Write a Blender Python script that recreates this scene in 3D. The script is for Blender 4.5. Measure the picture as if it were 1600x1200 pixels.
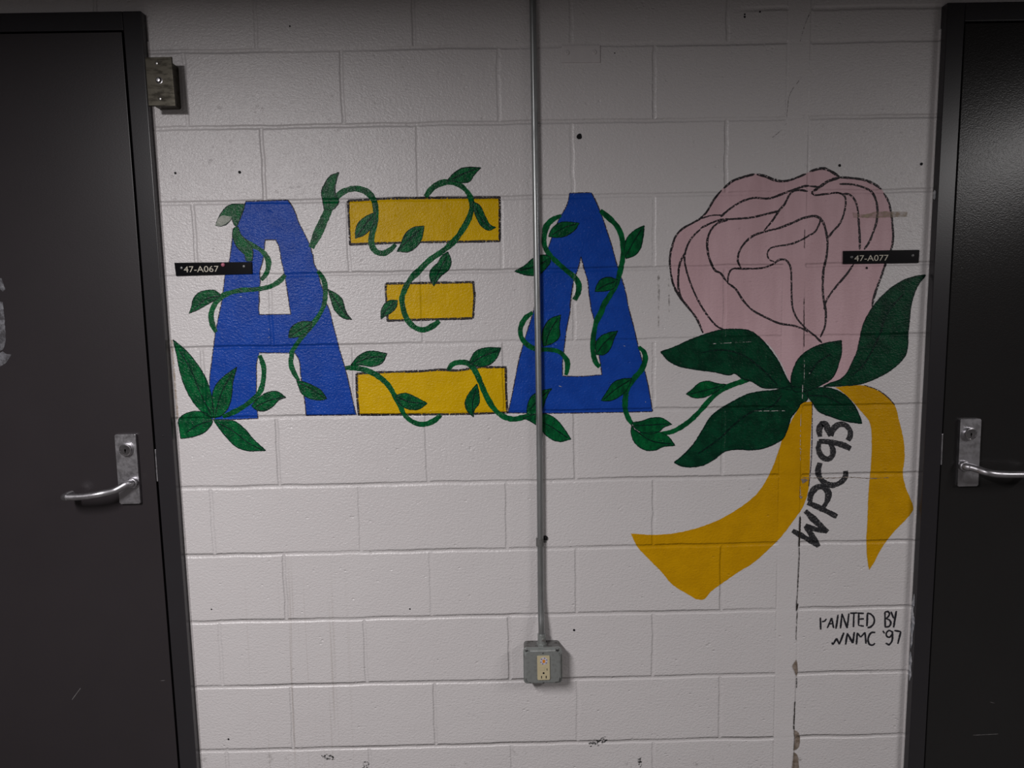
import bpy, bmesh, math, random
from mathutils import Vector, Matrix, noise
from mathutils.geometry import tessellate_polygon

random.seed(7)
for o in list(bpy.data.objects):
    bpy.data.objects.remove(o, do_unlink=True)
SC = bpy.context.scene
COL = SC.collection

# ------------------------------------------------------------------ camera
cam_data = bpy.data.cameras.new('camera')
cam_data.sensor_fit = 'HORIZONTAL'
cam_data.sensor_width = 36.0
cam_data.lens = 24.75
cam_data.clip_start = 0.05
cam = bpy.data.objects.new('camera', cam_data)
COL.objects.link(cam)
_r = ((0.9997755156, 0.0196169592, -0.0080058288),
      (-0.0099313265, 0.1001115610, -0.9949266526),
      (-0.0187159595, 0.9947828156, 0.1002839100))
_m = Matrix([list(_r[i]) + [c] for i, c in enumerate((0.2210, -1.9027, 1.3878))] + [[0, 0, 0, 1]])
cam.matrix_world = _m
SC.camera = cam

# ------------------------------------------------------------------ world, lamps, exposure
world = bpy.data.worlds.new('world')
world.use_nodes = True
world.node_tree.nodes['Background'].inputs[0].default_value = (0.5, 0.5, 0.52, 1)
world.node_tree.nodes['Background'].inputs[1].default_value = 0.01
SC.world = world
SC.view_settings.view_transform = 'Standard'
SC.view_settings.look = 'None'
SC.view_settings.gamma = 1.0
SC.view_settings.use_curve_mapping = False
SC.view_settings.exposure = 0.0

def ceiling_lamp(name, loc, size, power, col):
    l = bpy.data.lights.new(name, 'AREA')
    l.shape = 'RECTANGLE'
    l.size, l.size_y = size
    l.energy = power
    l.color = col
    o = bpy.data.objects.new(name, l)
    o.location = loc
    COL.objects.link(o)
    return o
# two fluorescent fittings of the corridor, under the ceiling
ceiling_lamp('corridor_lamp', (-0.97, -2.15, 2.202), (0.16, 1.2), 82, (1.0, 0.965, 0.97))
ceiling_lamp('corridor_lamp.001', (3.0, -2.15, 2.202), (0.16, 1.2), 44, (1.0, 0.965, 0.96))

# ------------------------------------------------------------------ node helpers
class NT:
    def __init__(s, tree):
        s.t = tree
        s.n = tree.nodes
    def node(s, typ, **kw):
        n = s.n.new(typ)
        for k, v in kw.items():
            setattr(n, k, v)
        return n
    def put(s, sock, v):
        if isinstance(v, bpy.types.NodeSocket):
            s.t.links.new(v, sock)
        elif v is not None:
            sock.default_value = v
    def m(s, op, a, b=None, c=None, clamp=False):
        n = s.node('ShaderNodeMath', operation=op, use_clamp=clamp)
        s.put(n.inputs[0], a)
        if b is not None: s.put(n.inputs[1], b)
        if c is not None: s.put(n.inputs[2], c)
        return n.outputs[0]
    def step(s, v, a, b, o0=0.0, o1=1.0):
        n = s.node('ShaderNodeMapRange', interpolation_type='SMOOTHSTEP')
        s.put(n.inputs['Value'], v)
        n.inputs['From Min'].default_value = a
        n.inputs['From Max'].default_value = b
        n.inputs['To Min'].default_value = o0
        n.inputs['To Max'].default_value = o1
        return n.outputs['Result']
    def noise(s, vec, scale, detail=2.0, rough=0.5):
        n = s.node('ShaderNodeTexNoise')
        s.put(n.inputs['Vector'], vec)
        n.inputs['Scale'].default_value = scale
        n.inputs['Detail'].default_value = detail
        n.inputs['Roughness'].default_value = rough
        return n.outputs['Fac']
    def mixc(s, f, a, b):
        n = s.node('ShaderNodeMix', data_type='RGBA')
        s.put(n.inputs['Factor'], f)
        s.put(n.inputs['A'], a)
        s.put(n.inputs['B'], b)
        return n.outputs['Result']
    def pos(s):
        return s.node('ShaderNodeNewGeometry').outputs['Position']
    def xyz(s, v):
        n = s.node('ShaderNodeSeparateXYZ')
        s.put(n.inputs[0], v)
        return n.outputs
    def vec(s, x, y, z):
        n = s.node('ShaderNodeCombineXYZ')
        s.put(n.inputs[0], x); s.put(n.inputs[1], y); s.put(n.inputs[2], z)
        return n.outputs[0]
    def vscale(s, v, sc):
        n = s.node('ShaderNodeVectorMath', operation='MULTIPLY')
        s.put(n.inputs[0], v)
        n.inputs[1].default_value = sc
        return n.outputs[0]

def lin(c):
    return tuple((x / 12.92 if x <= 0.04045 else ((x + 0.055) / 1.055) ** 2.4) for x in c)

# height of the painted concrete-block face, in metres: course height, block length, joints
COURSE, HALF, Z0, SHIFT = 0.1915, 0.2032, 0.16, 0.01264
def block_group():
    g = bpy.data.node_groups.new('block_face', 'ShaderNodeTree')
    g.interface.new_socket('Height', in_out='OUTPUT', socket_type='NodeSocketFloat')
    g.interface.new_socket('Joint', in_out='OUTPUT', socket_type='NodeSocketFloat')
    N = NT(g)
    P = N.pos()
    px, py, pz = N.xyz(P)
    wob = N.m('MULTIPLY', N.m('SUBTRACT', N.noise(P, 7.0, 3.0), 0.5), 0.010)
    wob2 = N.m('MULTIPLY', N.m('SUBTRACT', N.noise(N.vscale(P, (1, 1, 1.7)), 9.0, 3.0), 0.5), 0.010)
    z = N.m('ADD', pz, wob)
    x = N.m('ADD', px, wob2)
    u = N.m('DIVIDE', N.m('SUBTRACT', z, Z0), COURSE)
    dz = N.m('MULTIPLY', N.m('ABSOLUTE', N.m('SUBTRACT', N.m('FRACT', N.m('ADD', u, 0.5)), 0.5)), COURSE)
    row = N.m('FLOOR', u)
    par = N.m('MULTIPLY', N.m('FRACT', N.m('MULTIPLY', row, 0.5)), 2.0)
    v = N.m('DIVIDE', N.m('SUBTRACT', x, N.m('MULTIPLY', par, HALF + SHIFT)), 2 * HALF)
    dx = N.m('MULTIPLY', N.m('ABSOLUTE', N.m('SUBTRACT', N.m('FRACT', N.m('ADD', v, 0.5)), 0.5)), 2 * HALF)
    colr = N.m('FLOOR', N.m('ADD', v, 0.5))
    wn = N.node('ShaderNodeTexWhiteNoise', noise_dimensions='2D')
    N.put(wn.inputs['Vector'], N.vec(row, colr, 0.0))
    bed_amt = N.step(N.noise(N.vscale(P, (1.0, 1.0, 3.0)), 1.9, 2.0), 0.30, 0.62, 0.45, 1.15)
    head_amt = N.m('ADD', N.m('MULTIPLY', wn.outputs['Value'], 0.55), 0.40)
    bed = N.m('MULTIPLY', N.step(dz, 0.0015, 0.0076, 1.0, 0.0), bed_amt)
    # a cut half course level with the right door head
    dr = N.m('ABSOLUTE', N.m('SUBTRACT', z, 2.158))
    bed = N.m('MAXIMUM', bed, N.m('MULTIPLY', N.step(dr, 0.001, 0.0085, 0.9, 0.0), N.step(px, 0.82, 0.90)))
    head = N.m('MULTIPLY', N.step(dx, 0.0015, 0.0070, 1.0, 0.0), head_amt)
    # caulked control joint: a smooth strip, whole blocks without head joints to its right
    instrip = N.m('MULTIPLY', N.step(px, 0.966, 0.974), N.step(px, 1.026, 1.034, 1.0, 0.0))
    bed = N.m('MULTIPLY', bed, N.m('SUBTRACT', 1.0, N.m('MULTIPLY', instrip, 0.92)))
    head = N.m('MULTIPLY', head, N.step(px, 0.94, 0.96, 1.0, 0.0))
    edge = N.m('ABSOLUTE', N.m('SUBTRACT', px, 0.970))
    edge2 = N.m('ABSOLUTE', N.m('SUBTRACT', px, 1.031))
    e = N.m('MULTIPLY', N.m('MAXIMUM', N.step(edge, 0.001, 0.004, 0.32, 0.0), N.step(edge2, 0.001, 0.005, 0.65, 0.0)),
            N.step(N.noise(P, 3.0, 2.0), 0.35, 0.6))
    joint = N.m('MAXIMUM', N.m('MAXIMUM', bed, head), e)
    # orange-peel of many paint coats over split block
    peel = N.noise(N.vscale(P, (1.0, 1.0, 1.35)), 135.0, 3.0, 0.55)
    fine = N.noise(P, 330.0, 2.0, 0.5)
    broad = N.noise(P, 14.0, 2.0, 0.5)
    vor = N.node('ShaderNodeTexVoronoi', feature='F1')
    N.put(vor.inputs['Vector'], N.vscale(P, (1.0, 1.0, 1.6)))
    vor.inputs['Scale'].default_value = 48.0
    pit = N.m('MULTIPLY', N.step(vor.outputs['Distance'], 0.08, 0.26, 1.0, 0.0),
              N.step(N.noise(P, 21.0, 2.0), 0.53, 0.66))
    h = N.m('MULTIPLY', joint, -0.0030)
    rough = N.m('SUBTRACT', 1.0, N.m('MULTIPLY', instrip, 0.35))
    pk = N.m('MULTIPLY', N.m('SUBTRACT', peel, 0.5), 0.0017)
    fk = N.m('MULTIPLY', N.m('SUBTRACT', fine, 0.5), 0.00075)
    h = N.m('ADD', h, N.m('MULTIPLY', N.m('ADD', pk, fk), rough))
    h = N.m('ADD', h, N.m('MULTIPLY', N.m('SUBTRACT', broad, 0.5), 0.0012))
    h = N.m('ADD', h, N.m('MULTIPLY', pit, -0.0010))
    out = N.node('NodeGroupOutput')
    N.put(out.inputs['Height'], h)
    N.put(out.inputs['Joint'], joint)
    return g
BLOCK = block_group()

def new_mat(name):
    m = bpy.data.materials.new(name)
    m.use_nodes = True
    N = NT(m.node_tree)
    b = N.n['Principled BSDF']
    return m, N, b

def block_bump(N, b, strength=1.0):
    g = N.node('ShaderNodeGroup')
    g.node_tree = BLOCK
    bp = N.node('ShaderNodeBump')
    bp.inputs['Strength'].default_value = strength
    bp.inputs['Distance'].default_value = 1.0
    N.put(bp.inputs['Height'], g.outputs['Height'])
    N.put(b.inputs['Normal'], bp.outputs['Normal'])
    return g

def mat_wall():
    m, N, b = new_mat('painted_block')
    g = block_bump(N, b)
    P = N.pos()
    px, py, pz = N.xyz(P)
    base = N.mixc(N.noise(P, 3.2, 3.0), (0.70, 0.665, 0.668, 1), (0.75, 0.722, 0.722, 1))
    # grey runs down the lower left
    run = N.noise(N.vec(N.m('MULTIPLY', px, 1.0), 0.0, N.m('MULTIPLY', pz, 0.012)), 95.0, 2.0, 0.6)
    zone = N.m('MULTIPLY', N.step(px, -0.56, -0.44), N.step(px, -0.33, -0.20, 1.0, 0.0))
    zone = N.m('MULTIPLY', zone, N.step(pz, 0.45, 0.85, 1.0, 0.0))
    runs = N.m('MULTIPLY', N.m('MULTIPLY', N.step(run, 0.55, 0.68), zone), 0.42)
    base = N.mixc(runs, base, (0.40, 0.35, 0.31, 1))
    # kicked-up dirt near the floor
    d = N.m('MULTIPLY', N.step(N.noise(P, 26.0, 4.0, 0.65), 0.60, 0.74), N.step(pz, 0.05, 0.24, 0.75, 0.0))
    base = N.mixc(d, base, (0.20, 0.18, 0.17, 1))
    # small specks of grime in the pits
    sp = N.m('MULTIPLY', N.step(N.noise(P, 120.0, 2.0), 0.715, 0.77), N.step(N.noise(P, 5.0, 2.0), 0.45, 0.7))
    base = N.mixc(N.m('MULTIPLY', sp, 0.55), base, (0.20, 0.18, 0.17, 1))
    dirtj = N.m('MULTIPLY', N.step(g.outputs['Joint'], 0.75, 1.0), 0.10)
    base = N.mixc(dirtj, base, (0.42, 0.38, 0.37, 1))
    N.put(b.inputs['Base Color'], base)
    b.inputs['Roughness'].default_value = 0.33
    b.inputs['Specular IOR Level'].default_value = 0.75
    return m

def mat_paint(name, c1, c2, rough=0.42, scale=18.0, stretch=(1, 1, 1), worn=0.0):
    """a coat of wall paint over the same block face"""
    m, N, b = new_mat(name)
    block_bump(N, b)
    P = N.pos()
    f = N.step(N.noise(N.vscale(P, stretch), scale, 3.0, 0.6), 0.35, 0.65)
    N.put(b.inputs['Base Color'], N.mixc(f, c1 + (1,), c2 + (1,)))
    b.inputs['Roughness'].default_value = rough - 0.13
    b.inputs['Specular IOR Level'].default_value = 0.18
    if worn > 0:
        a = N.step(N.noise(P, 170.0, 3.0, 0.6), 0.30, 0.30 + worn, 1.0 - worn, 1.0)
        N.put(b.inputs['Alpha'], a)
    return m

def mat_marker(name, c, lo, hi, scale=210.0, amin=0.0):
    """dry black marker or brush strokes that skip over the grain"""
    m, N, b = new_mat(name)
    block_bump(N, b)
    P = N.pos()
    b.inputs['Base Color'].default_value = c + (1,)
    b.inputs['Roughness'].default_value = 0.5
    N.put(b.inputs['Alpha'], N.step(N.noise(P, scale, 3.0, 0.6), lo, hi, amin, 1.0))
    return m

def mat_metal(name, c, rough, metallic=1.0, dirt=0.0, dirt_c=(0.06, 0.05, 0.045), scale=60.0, aniso=(1, 1, 1)):
    m, N, b = new_mat(name)
    P = N.pos()
    f = N.noise(N.vscale(P, aniso), scale, 4.0, 0.65)
    base = N.mixc(f, tuple(x * 0.85 for x in c) + (1,), tuple(min(1, x * 1.12) for x in c) + (1,))
    if dirt > 0:
        base = N.mixc(N.m('MULTIPLY', N.step(f, 0.50, 0.66), dirt), base, dirt_c + (1,))
    N.put(b.inputs['Base Color'], base)
    N.put(b.inputs['Roughness'], N.step(f, 0.3, 0.7, rough * 0.85, min(1.0, rough * 1.2)))
    b.inputs['Metallic'].default_value = metallic
    return m

def mat_door(name, c, bump=0.00012, rough=0.27, spec=0.36):
    m, N, b = new_mat(name)
    P = N.pos()
    f = N.noise(P, 4.0, 4.0, 0.6)
    N.put(b.inputs['Base Color'], N.mixc(f, tuple(x * 0.88 for x in c) + (1,), tuple(x * 1.12 for x in c) + (1,)))
    b.inputs['Roughness'].default_value = rough
    b.inputs['Specular IOR Level'].default_value = spec
    bp = N.node('ShaderNodeBump')
    bp.inputs['Distance'].default_value = 1.0
    N.put(bp.inputs['Height'], N.m('MULTIPLY', N.noise(N.vscale(P, (1, 1, 1.5)), 230.0, 2.0), bump * 2))
    N.put(b.inputs['Normal'], bp.outputs['Normal'])
    return m

def mat_plain(name, c, rough=0.5, spec=0.5):
    m, N, b = new_mat(name)
    f = N.noise(N.pos(), 40.0, 3.0)
    N.put(b.inputs['Base Color'], N.mixc(f, tuple(x * 0.92 for x in c) + (1,), tuple(min(1, x * 1.06) for x in c) + (1,)))
    b.inputs['Roughness'].default_value = rough
    b.inputs['Specular IOR Level'].default_value = spec
    return m

WALL = mat_wall()
BLUE = mat_paint('blue_paint', (0.008, 0.060, 0.385), (0.011, 0.073, 0.445), 0.40)
YELLOW = mat_paint('yellow_paint', (0.71, 0.435, 0.001), (0.78, 0.48, 0.0015), 0.42)
GOLD = mat_paint('ribbon_paint', (0.61, 0.31, 0.001), (0.68, 0.35, 0.001), 0.45)
GREEN = mat_paint('green_paint', (0.001, 0.060, 0.020), (0.002, 0.135, 0.036), 0.38, 55.0, (1, 1, 0.6), 0.0)
DGREEN = mat_paint('deep_green_paint', (0.001, 0.032, 0.015), (0.002, 0.062, 0.026), 0.45, 30.0)
VEIN = mat_paint('dark_green_paint', (0.002, 0.012, 0.010), (0.002, 0.030, 0.018), 0.45, 90.0)
FADE = mat_paint('washed_green_paint', (0.20, 0.26, 0.20), (0.40, 0.42, 0.37), 0.45, 30.0)
PINK = mat_paint('pink_paint', (0.67, 0.445, 0.48), (0.75, 0.51, 0.55), 0.5, 6.0, (2.5, 1, 0.5))
LINE = mat_marker('black_line_paint', (0.012, 0.008, 0.012), 0.33, 0.48)
THIN = mat_marker('dark_outline_paint', (0.025, 0.012, 0.020), 0.36, 0.52)
MARK = mat_marker('dry_black_marker', (0.018, 0.018, 0.022), 0.34, 0.52, 240.0, 0.52)
CAPM = mat_marker('black_felt_pen', (0.012, 0.012, 0.018), 0.28, 0.40, 300.0, 0.4)
CRACKM = mat_plain('crack_shadow_gap', (0.03, 0.025, 0.022), 0.9, 0.2)
CHIPM = mat_paint('bare_block', (0.20, 0.155, 0.12), (0.34, 0.28, 0.24), 0.8, 60.0)
FLAKEM = mat_marker('chipped_white', (0.62, 0.60, 0.58), 0.42, 0.62, 140.0)
TAN = mat_marker('tan_glue_stain', (0.42, 0.33, 0.24), 0.40, 0.70, 40.0, 0.25)
HAIRM = mat_marker('hairline', (0.16, 0.145, 0.14), 0.40, 0.62, 90.0)
DRIPM = mat_marker('grey_drip', (0.30, 0.28, 0.27), 0.40, 0.80, 60.0)
SCUFFM = mat_marker('black_scuff', (0.04, 0.04, 0.04), 0.48, 0.60, 150.0)
HOLEM = mat_plain('hole_black', (0.006, 0.006, 0.008), 0.7, 0.3)
DOORM = mat_door('charcoal_door_paint', (0.028, 0.0235, 0.026), 0.00004, 0.36, 0.5)
DOORB = mat_door('black_grey_door_paint', (0.0205, 0.0195, 0.0195), 0.00012, 0.23, 0.21)
FRAMEM = mat_door('charcoal_frame_paint', (0.024, 0.022, 0.025), 0.00003, 0.30, 0.45)
STEEL = mat_metal('satin_steel', (0.52, 0.51, 0.535), 0.40, 1.0, 0.12)
CHROME = mat_metal('worn_chrome', (0.62, 0.61, 0.63), 0.22, 1.0, 0.1)
GALV = mat_metal('galvanised_steel', (0.42, 0.435, 0.435), 0.42, 0.9, 0.35, (0.16, 0.17, 0.17), 30.0, (1, 1, 0.25))
GREYBOX = mat_metal('galvanised_box', (0.37, 0.39, 0.38), 0.50, 0.6, 0.35, (0.11, 0.105, 0.10), 55.0)
DIRTYBOX = mat_metal('dusty_steel', (0.20, 0.20, 0.195), 0.65, 0.5, 0.9, (0.06, 0.055, 0.05), 70.0)
TARN = mat_metal('tarnished_steel', (0.085, 0.077, 0.060), 0.48, 0.8, 0.6, (0.018, 0.015, 0.011), 45.0, (0.5, 1, 1.5))
SCREWM = mat_metal('screw_steel', (0.55, 0.54, 0.52), 0.35)
DULL = mat_metal('dull_screw', (0.20, 0.20, 0.20), 0.5)
BLACKP = mat_plain('black_plastic', (0.003, 0.003, 0.0045), 0.18, 0.3)
DIGIT = mat_plain('cream_digits', (0.62, 0.58, 0.48), 0.6)
PINP = mat_plain('pink_plastic', (0.55, 0.17, 0.24), 0.3)
IVORY = mat_plain('ivory_plastic', (0.60, 0.52, 0.33), 0.45)
WHITE = mat_plain('white_paper', (0.62, 0.60, 0.66), 0.6)
ORANGE = mat_plain('orange_print', (0.75, 0.25, 0.01), 0.6)
PURPLE = mat_plain('purple_print', (0.09, 0.07, 0.22), 0.6)
TAPEM = mat_marker('tape_residue', (0.22, 0.22, 0.24), 0.35, 0.75, 60.0, 0.25)
SMEARM = mat_paint('grey_white_smear', (0.22, 0.23, 0.26), (0.50, 0.50, 0.52), 0.6, 60.0)
SCRATCHM = mat_plain('pale_scratch', (0.20, 0.19, 0.19), 0.6)
FLOORM = mat_plain('floor_tile_grey', (0.09, 0.085, 0.08), 0.45)
PLAST = mat_plain('corridor_paint', (0.09, 0.085, 0.085), 0.7)
CEILM = mat_plain('ceiling_white', (0.16, 0.155, 0.15), 0.8)

# ------------------------------------------------------------------ object helpers
ORG = {}
def thing(name, label, cat, loc, group=None, kind=None):
    o = bpy.data.objects.new(name, None)
    o.empty_display_size = 0.05
    COL.objects.link(o)
    o.location = loc
    ORG[o.name] = Vector(loc)
    o['label'] = label
    o['category'] = cat
    if group: o['group'] = group
    if kind: o['kind'] = kind
    return o

def obj(name, bm, mat, parent=None, label=None, smooth=False):
    """link a bmesh given in room coordinates as one object"""
    me = bpy.data.meshes.new(name)
    org = ORG[parent.name] if parent else Vector((0, 0, 0))
    bmesh.ops.translate(bm, verts=bm.verts, vec=-org)
    bm.to_mesh(me)
    bm.free()
    mats = mat if isinstance(mat, (list, tuple)) else [mat]
    for x in mats: me.materials.append(x)
    if smooth:
        me.polygons.foreach_set('use_smooth', [True] * len(me.polygons))
        try: me.set_sharp_from_angle(angle=math.radians(38))
        except Exception: pass
    o = bpy.data.objects.new(name, me)
    COL.objects.link(o)
    if smooth:
        w = o.modifiers.new('weighted_normal', 'WEIGHTED_NORMAL')
        w.keep_sharp = True
        w.weight = 100
    if parent:
        o.parent = parent
    ORG[o.name] = org
    if label: o['label'] = label
    return o

def solo(name, bm, mat, label, cat, loc, group=None, kind=None, smooth=False):
    """a thing that is one mesh, its origin at loc"""
    bmesh.ops.translate(bm, verts=bm.verts, vec=-Vector(loc))
    o = obj(name, bm, mat, None, label, smooth)
    o.location = loc
    ORG[o.name] = Vector(loc)
    o['category'] = cat
    if group: o['group'] = group
    if kind: o['kind'] = kind
    return o

def box(bm, x0, x1, y0, y1, z0, z1, bev=0.0, seg=2):
    vs = [bm.verts.new((x, y, z)) for x in (x0, x1) for y in (y0, y1) for z in (z0, z1)]
    idx = ((0, 1, 3, 2), (4, 6, 7, 5), (0, 4, 5, 1), (2, 3, 7, 6), (0, 2, 6, 4), (1, 5, 7, 3))
    fs = [bm.faces.new([vs[i] for i in f]) for f in idx]
    if bev > 0:
        es = list({e for f in fs for e in f.edges})
        bmesh.ops.bevel(bm, geom=es, offset=bev, segments=seg, affect='EDGES', profile=0.5)
    return bm

def rrect(x0, x1, z0, z1, r, n=5):
    pts = []
    for cx, cz, a0 in ((x1 - r, z0 + r, -90), (x1 - r, z1 - r, 0), (x0 + r, z1 - r, 90), (x0 + r, z0 + r, 180)):
        for i in range(n + 1):
            a = math.radians(a0 + 90 * i / n)
            pts.append((cx + r * math.cos(a), cz + r * math.sin(a)))
    return pts

def prism(bm, pts, yb, yf, bev=0.0, seg=2):
    """outline in the x-z plane, from yb (at the wall) to yf (towards the room)"""
    area = sum(pts[i][0] * pts[(i + 1) % len(pts)][1] - pts[(i + 1) % len(pts)][0] * pts[i][1] for i in range(len(pts)))
    if area < 0: pts = pts[::-1]
    fv = [bm.verts.new((x, yf, z)) for x, z in pts]
    bv = [bm.verts.new((x, yb, z)) for x, z in pts]
    ff = bm.faces.new(fv)
    bm.faces.new(bv[::-1])
    n = len(pts)
    for i in range(n):
        j = (i + 1) % n
        bm.faces.new((fv[j], fv[i], bv[i], bv[j]))
    if bev > 0:
        bmesh.ops.bevel(bm, geom=list(ff.edges), offset=bev, segments=seg, affect='EDGES', profile=0.5)
    return bm

def lathe_y(bm, cx, cz, prof, n=28):
    """solid of revolution about the y axis; prof is a list of (radius, y)"""
    rings = []
    for r, y in prof:
        if r < 1e-6:
            rings.append([bm.verts.new((cx, y, cz))])
        else:
            rings.append([bm.verts.new((cx + r * math.cos(2 * math.pi * i / n), y, cz + r * math.sin(2 * math.pi * i / n))) for i in range(n)])
    for a, b in zip(rings, rings[1:]):
        for i in range(n):
            j = (i + 1) % n
            q = [a[i % len(a)], a[j % len(a)], b[j % len(b)], b[i % len(b)]]
            q2 = []
            for v in q:
                if v not in q2: q2.append(v)
            if len(q2) > 2: bm.faces.new(q2)
    bmesh.ops.recalc_face_normals(bm, faces=bm.faces)
    return bm

def catmull3(pts, n=8):
    P = [Vector(p) for p in pts]
    out = []
    for i in range(len(P) - 1):
        p0 = P[i - 1] if i else P[0] * 2 - P[1]
        p3 = P[i + 2] if i + 2 < len(P) else P[-1] * 2 - P[-2]
        p1, p2 = P[i], P[i + 1]
        for k in range(n):
            t = k / n
            out.append(0.5 * ((2 * p1) + (p2 - p0) * t + (2 * p0 - 5 * p1 + 4 * p2 - p3) * t * t + (3 * p1 - p0 - 3 * p2 + p3) * t ** 3))
    out.append(P[-1])
    return out

def tube(bm, pts, r, n=20, flat=1.0):
    """round bar along pts; r a number or one per point"""
    rs = r if isinstance(r, (list, tuple)) else [r] * len(pts)
    rings = []
    up = None
    for i, p in enumerate(pts):
        t = (pts[min(i + 1, len(pts) - 1)] - pts[max(i - 1, 0)]).normalized()
        if up is None:
            up = t.orthogonal().normalized()
        up = (up - t * up.dot(t)).normalized()
        sd = t.cross(up)
        rings.append([bm.verts.new(p + (up * math.cos(2 * math.pi * k / n) + sd * math.sin(2 * math.pi * k / n) * flat) * rs[i]) for k in range(n)])
    for a, b in zip(rings, rings[1:]):
        for k in range(n):
            j = (k + 1) % n
            bm.faces.new((a[k], a[j], b[j], b[k]))
    bm.faces.new(rings[0][::-1])
    bm.faces.new(rings[-1])
    bmesh.ops.recalc_face_normals(bm, faces=bm.faces)
    return bm

# ---- paint: smooth hand-drawn outlines in metres (x, z) on the wall
def smooth(pts, closed, step=0.004, corner=62.0):
    P = [Vector((a, b)) for a, b in pts]
    n = len(P)
    tan = []
    for i in range(n):
        if not closed and i in (0, n - 1):
            tan.append(Vector((0, 0))); continue
        a, b, c = P[i - 1], P[i], P[(i + 1) % n]
        d1, d2 = b - a, c - b
        if d1.length < 1e-7 or d2.length < 1e-7 or math.degrees(d1.angle(d2)) > corner:
            tan.append(None)
        else:
            tan.append((d1.normalized() + d2.normalized()) * 0.5)
    out = []
    for i in range(n if closed else n - 1):
        a, b = P[i], P[(i + 1) % n]
        L = (b - a).length
        ta, tb = tan[i], tan[(i + 1) % n]
        ta = (b - a) if ta is None or ta.length < 1e-9 else ta * L
        tb = (b - a) if tb is None or tb.length < 1e-9 else tb * L
        k = max(2, int(L / step))
        for j in range(k):
            t = j / k
            h = ((2 * t ** 3 - 3 * t * t + 1) * a + (t ** 3 - 2 * t * t + t) * ta + (-2 * t ** 3 + 3 * t * t) * b + (t ** 3 - t * t) * tb)
            out.append(h)
    if not closed: out.append(P[-1])
    return out

def rag(P, amp, closed=True):
    n = len(P)
    out = []
    for i, p in enumerate(P):
        a, b = P[i - 1] if i or closed else P[i], P[(i + 1) % n] if i < n - 1 or closed else P[i]
        t = (b - a)
        if t.length < 1e-9:
            out.append(p); continue
        t.normalize()
        nrm = Vector((-t.y, t.x))
        k = noise.noise(Vector((p.x * 90, p.y * 90, 3.1))) + 0.6 * noise.noise(Vector((p.x * 260, p.y * 260, 9.7)))
        out.append(p + nrm * k * amp)
    return out

def film(loops, lift, amp=0.0007, corner=62.0):
    """a coat of paint lying on the wall: outer loop and holes, filled"""
    bm = bmesh.new()
    L = [rag(smooth(l, True, 0.004, corner), amp) for l in loops]
    V3 = [[Vector((p.x, p.y, 0)) for p in l] for l in L]
    flat = [p for l in L for p in l]
    vs = [bm.verts.new((p.x, -lift, p.y)) for p in flat]
    for t in tessellate_polygon(V3):
        a, b, c = (flat[i] for i in t)
        cr = (b.x - a.x) * (c.y - a.y) - (c.x - a.x) * (b.y - a.y)
        if abs(cr) < 1e-12: continue
        try:
            bm.faces.new([vs[i] for i in (t if cr > 0 else t[::-1])])
        except ValueError:
            pass
    return bm

def stroke(strokes, lift, taper=0.6, amp=0.0006, closed=False, step=0.003, corner=75.0):
    """brush or pen strokes: list of (points, width)"""
    bm = bmesh.new()
    for q, (pts, w) in enumerate(strokes):
        if q: lift += 0.00003
        C = smooth(pts, closed, step, corner)
        if closed: C.append(C[0])
        n = len(C)
        prev = None
        for i, p in enumerate(C):
            a, b = C[max(i - 1, 0)], C[min(i + 1, n - 1)]
            t = (b - a)
            t = t.normalized() if t.length > 1e-9 else Vector((1, 0))
            nr = Vector((-t.y, t.x))
            s = i / max(1, n - 1)
            e = 1.0 if closed else min(1.0, taper + (1 - taper) * min(s, 1 - s) * n * step / max(w * 1.5, 1e-4))
            k = 1.0 + 0.30 * noise.noise(Vector((p.x * 28, p.y * 28, 1.7))) + 0.15 * noise.noise(Vector((p.x * 110, p.y * 110, 4.2)))
            h = w * 0.5 * e * k
            j1 = amp * noise.noise(Vector((p.x * 240, p.y * 240, 5.0)))
            j2 = amp * noise.noise(Vector((p.x * 240, p.y * 240, 15.0)))
            cur = (bm.verts.new((p.x + nr.x * (h + j1), -lift, p.y + nr.y * (h + j1))),
                   bm.verts.new((p.x - nr.x * (h + j2), -lift, p.y - nr.y * (h + j2))))
            if prev:
                bm.faces.new((prev[1], cur[1], cur[0], prev[0]))
            prev = cur
    return bm

def disc(bm, x, z, r, yf, yb, n=18, wob=0.0):
    pts = []
    for i in range(n):
        a = 2 * math.pi * i / n
        rr = r * (1 + wob * noise.noise(Vector((x * 50 + math.cos(a), z * 50 + math.sin(a), 2.0))))
        pts.append((x + rr * math.cos(a), z + rr * math.sin(a)))
    return prism(bm, pts, yb, yf)

def base(pts, y=0.0):
    xs = [p[0] for p in pts]; zs = [p[1] for p in pts]
    return ((min(xs) + max(xs)) / 2, y, min(zs))

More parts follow.
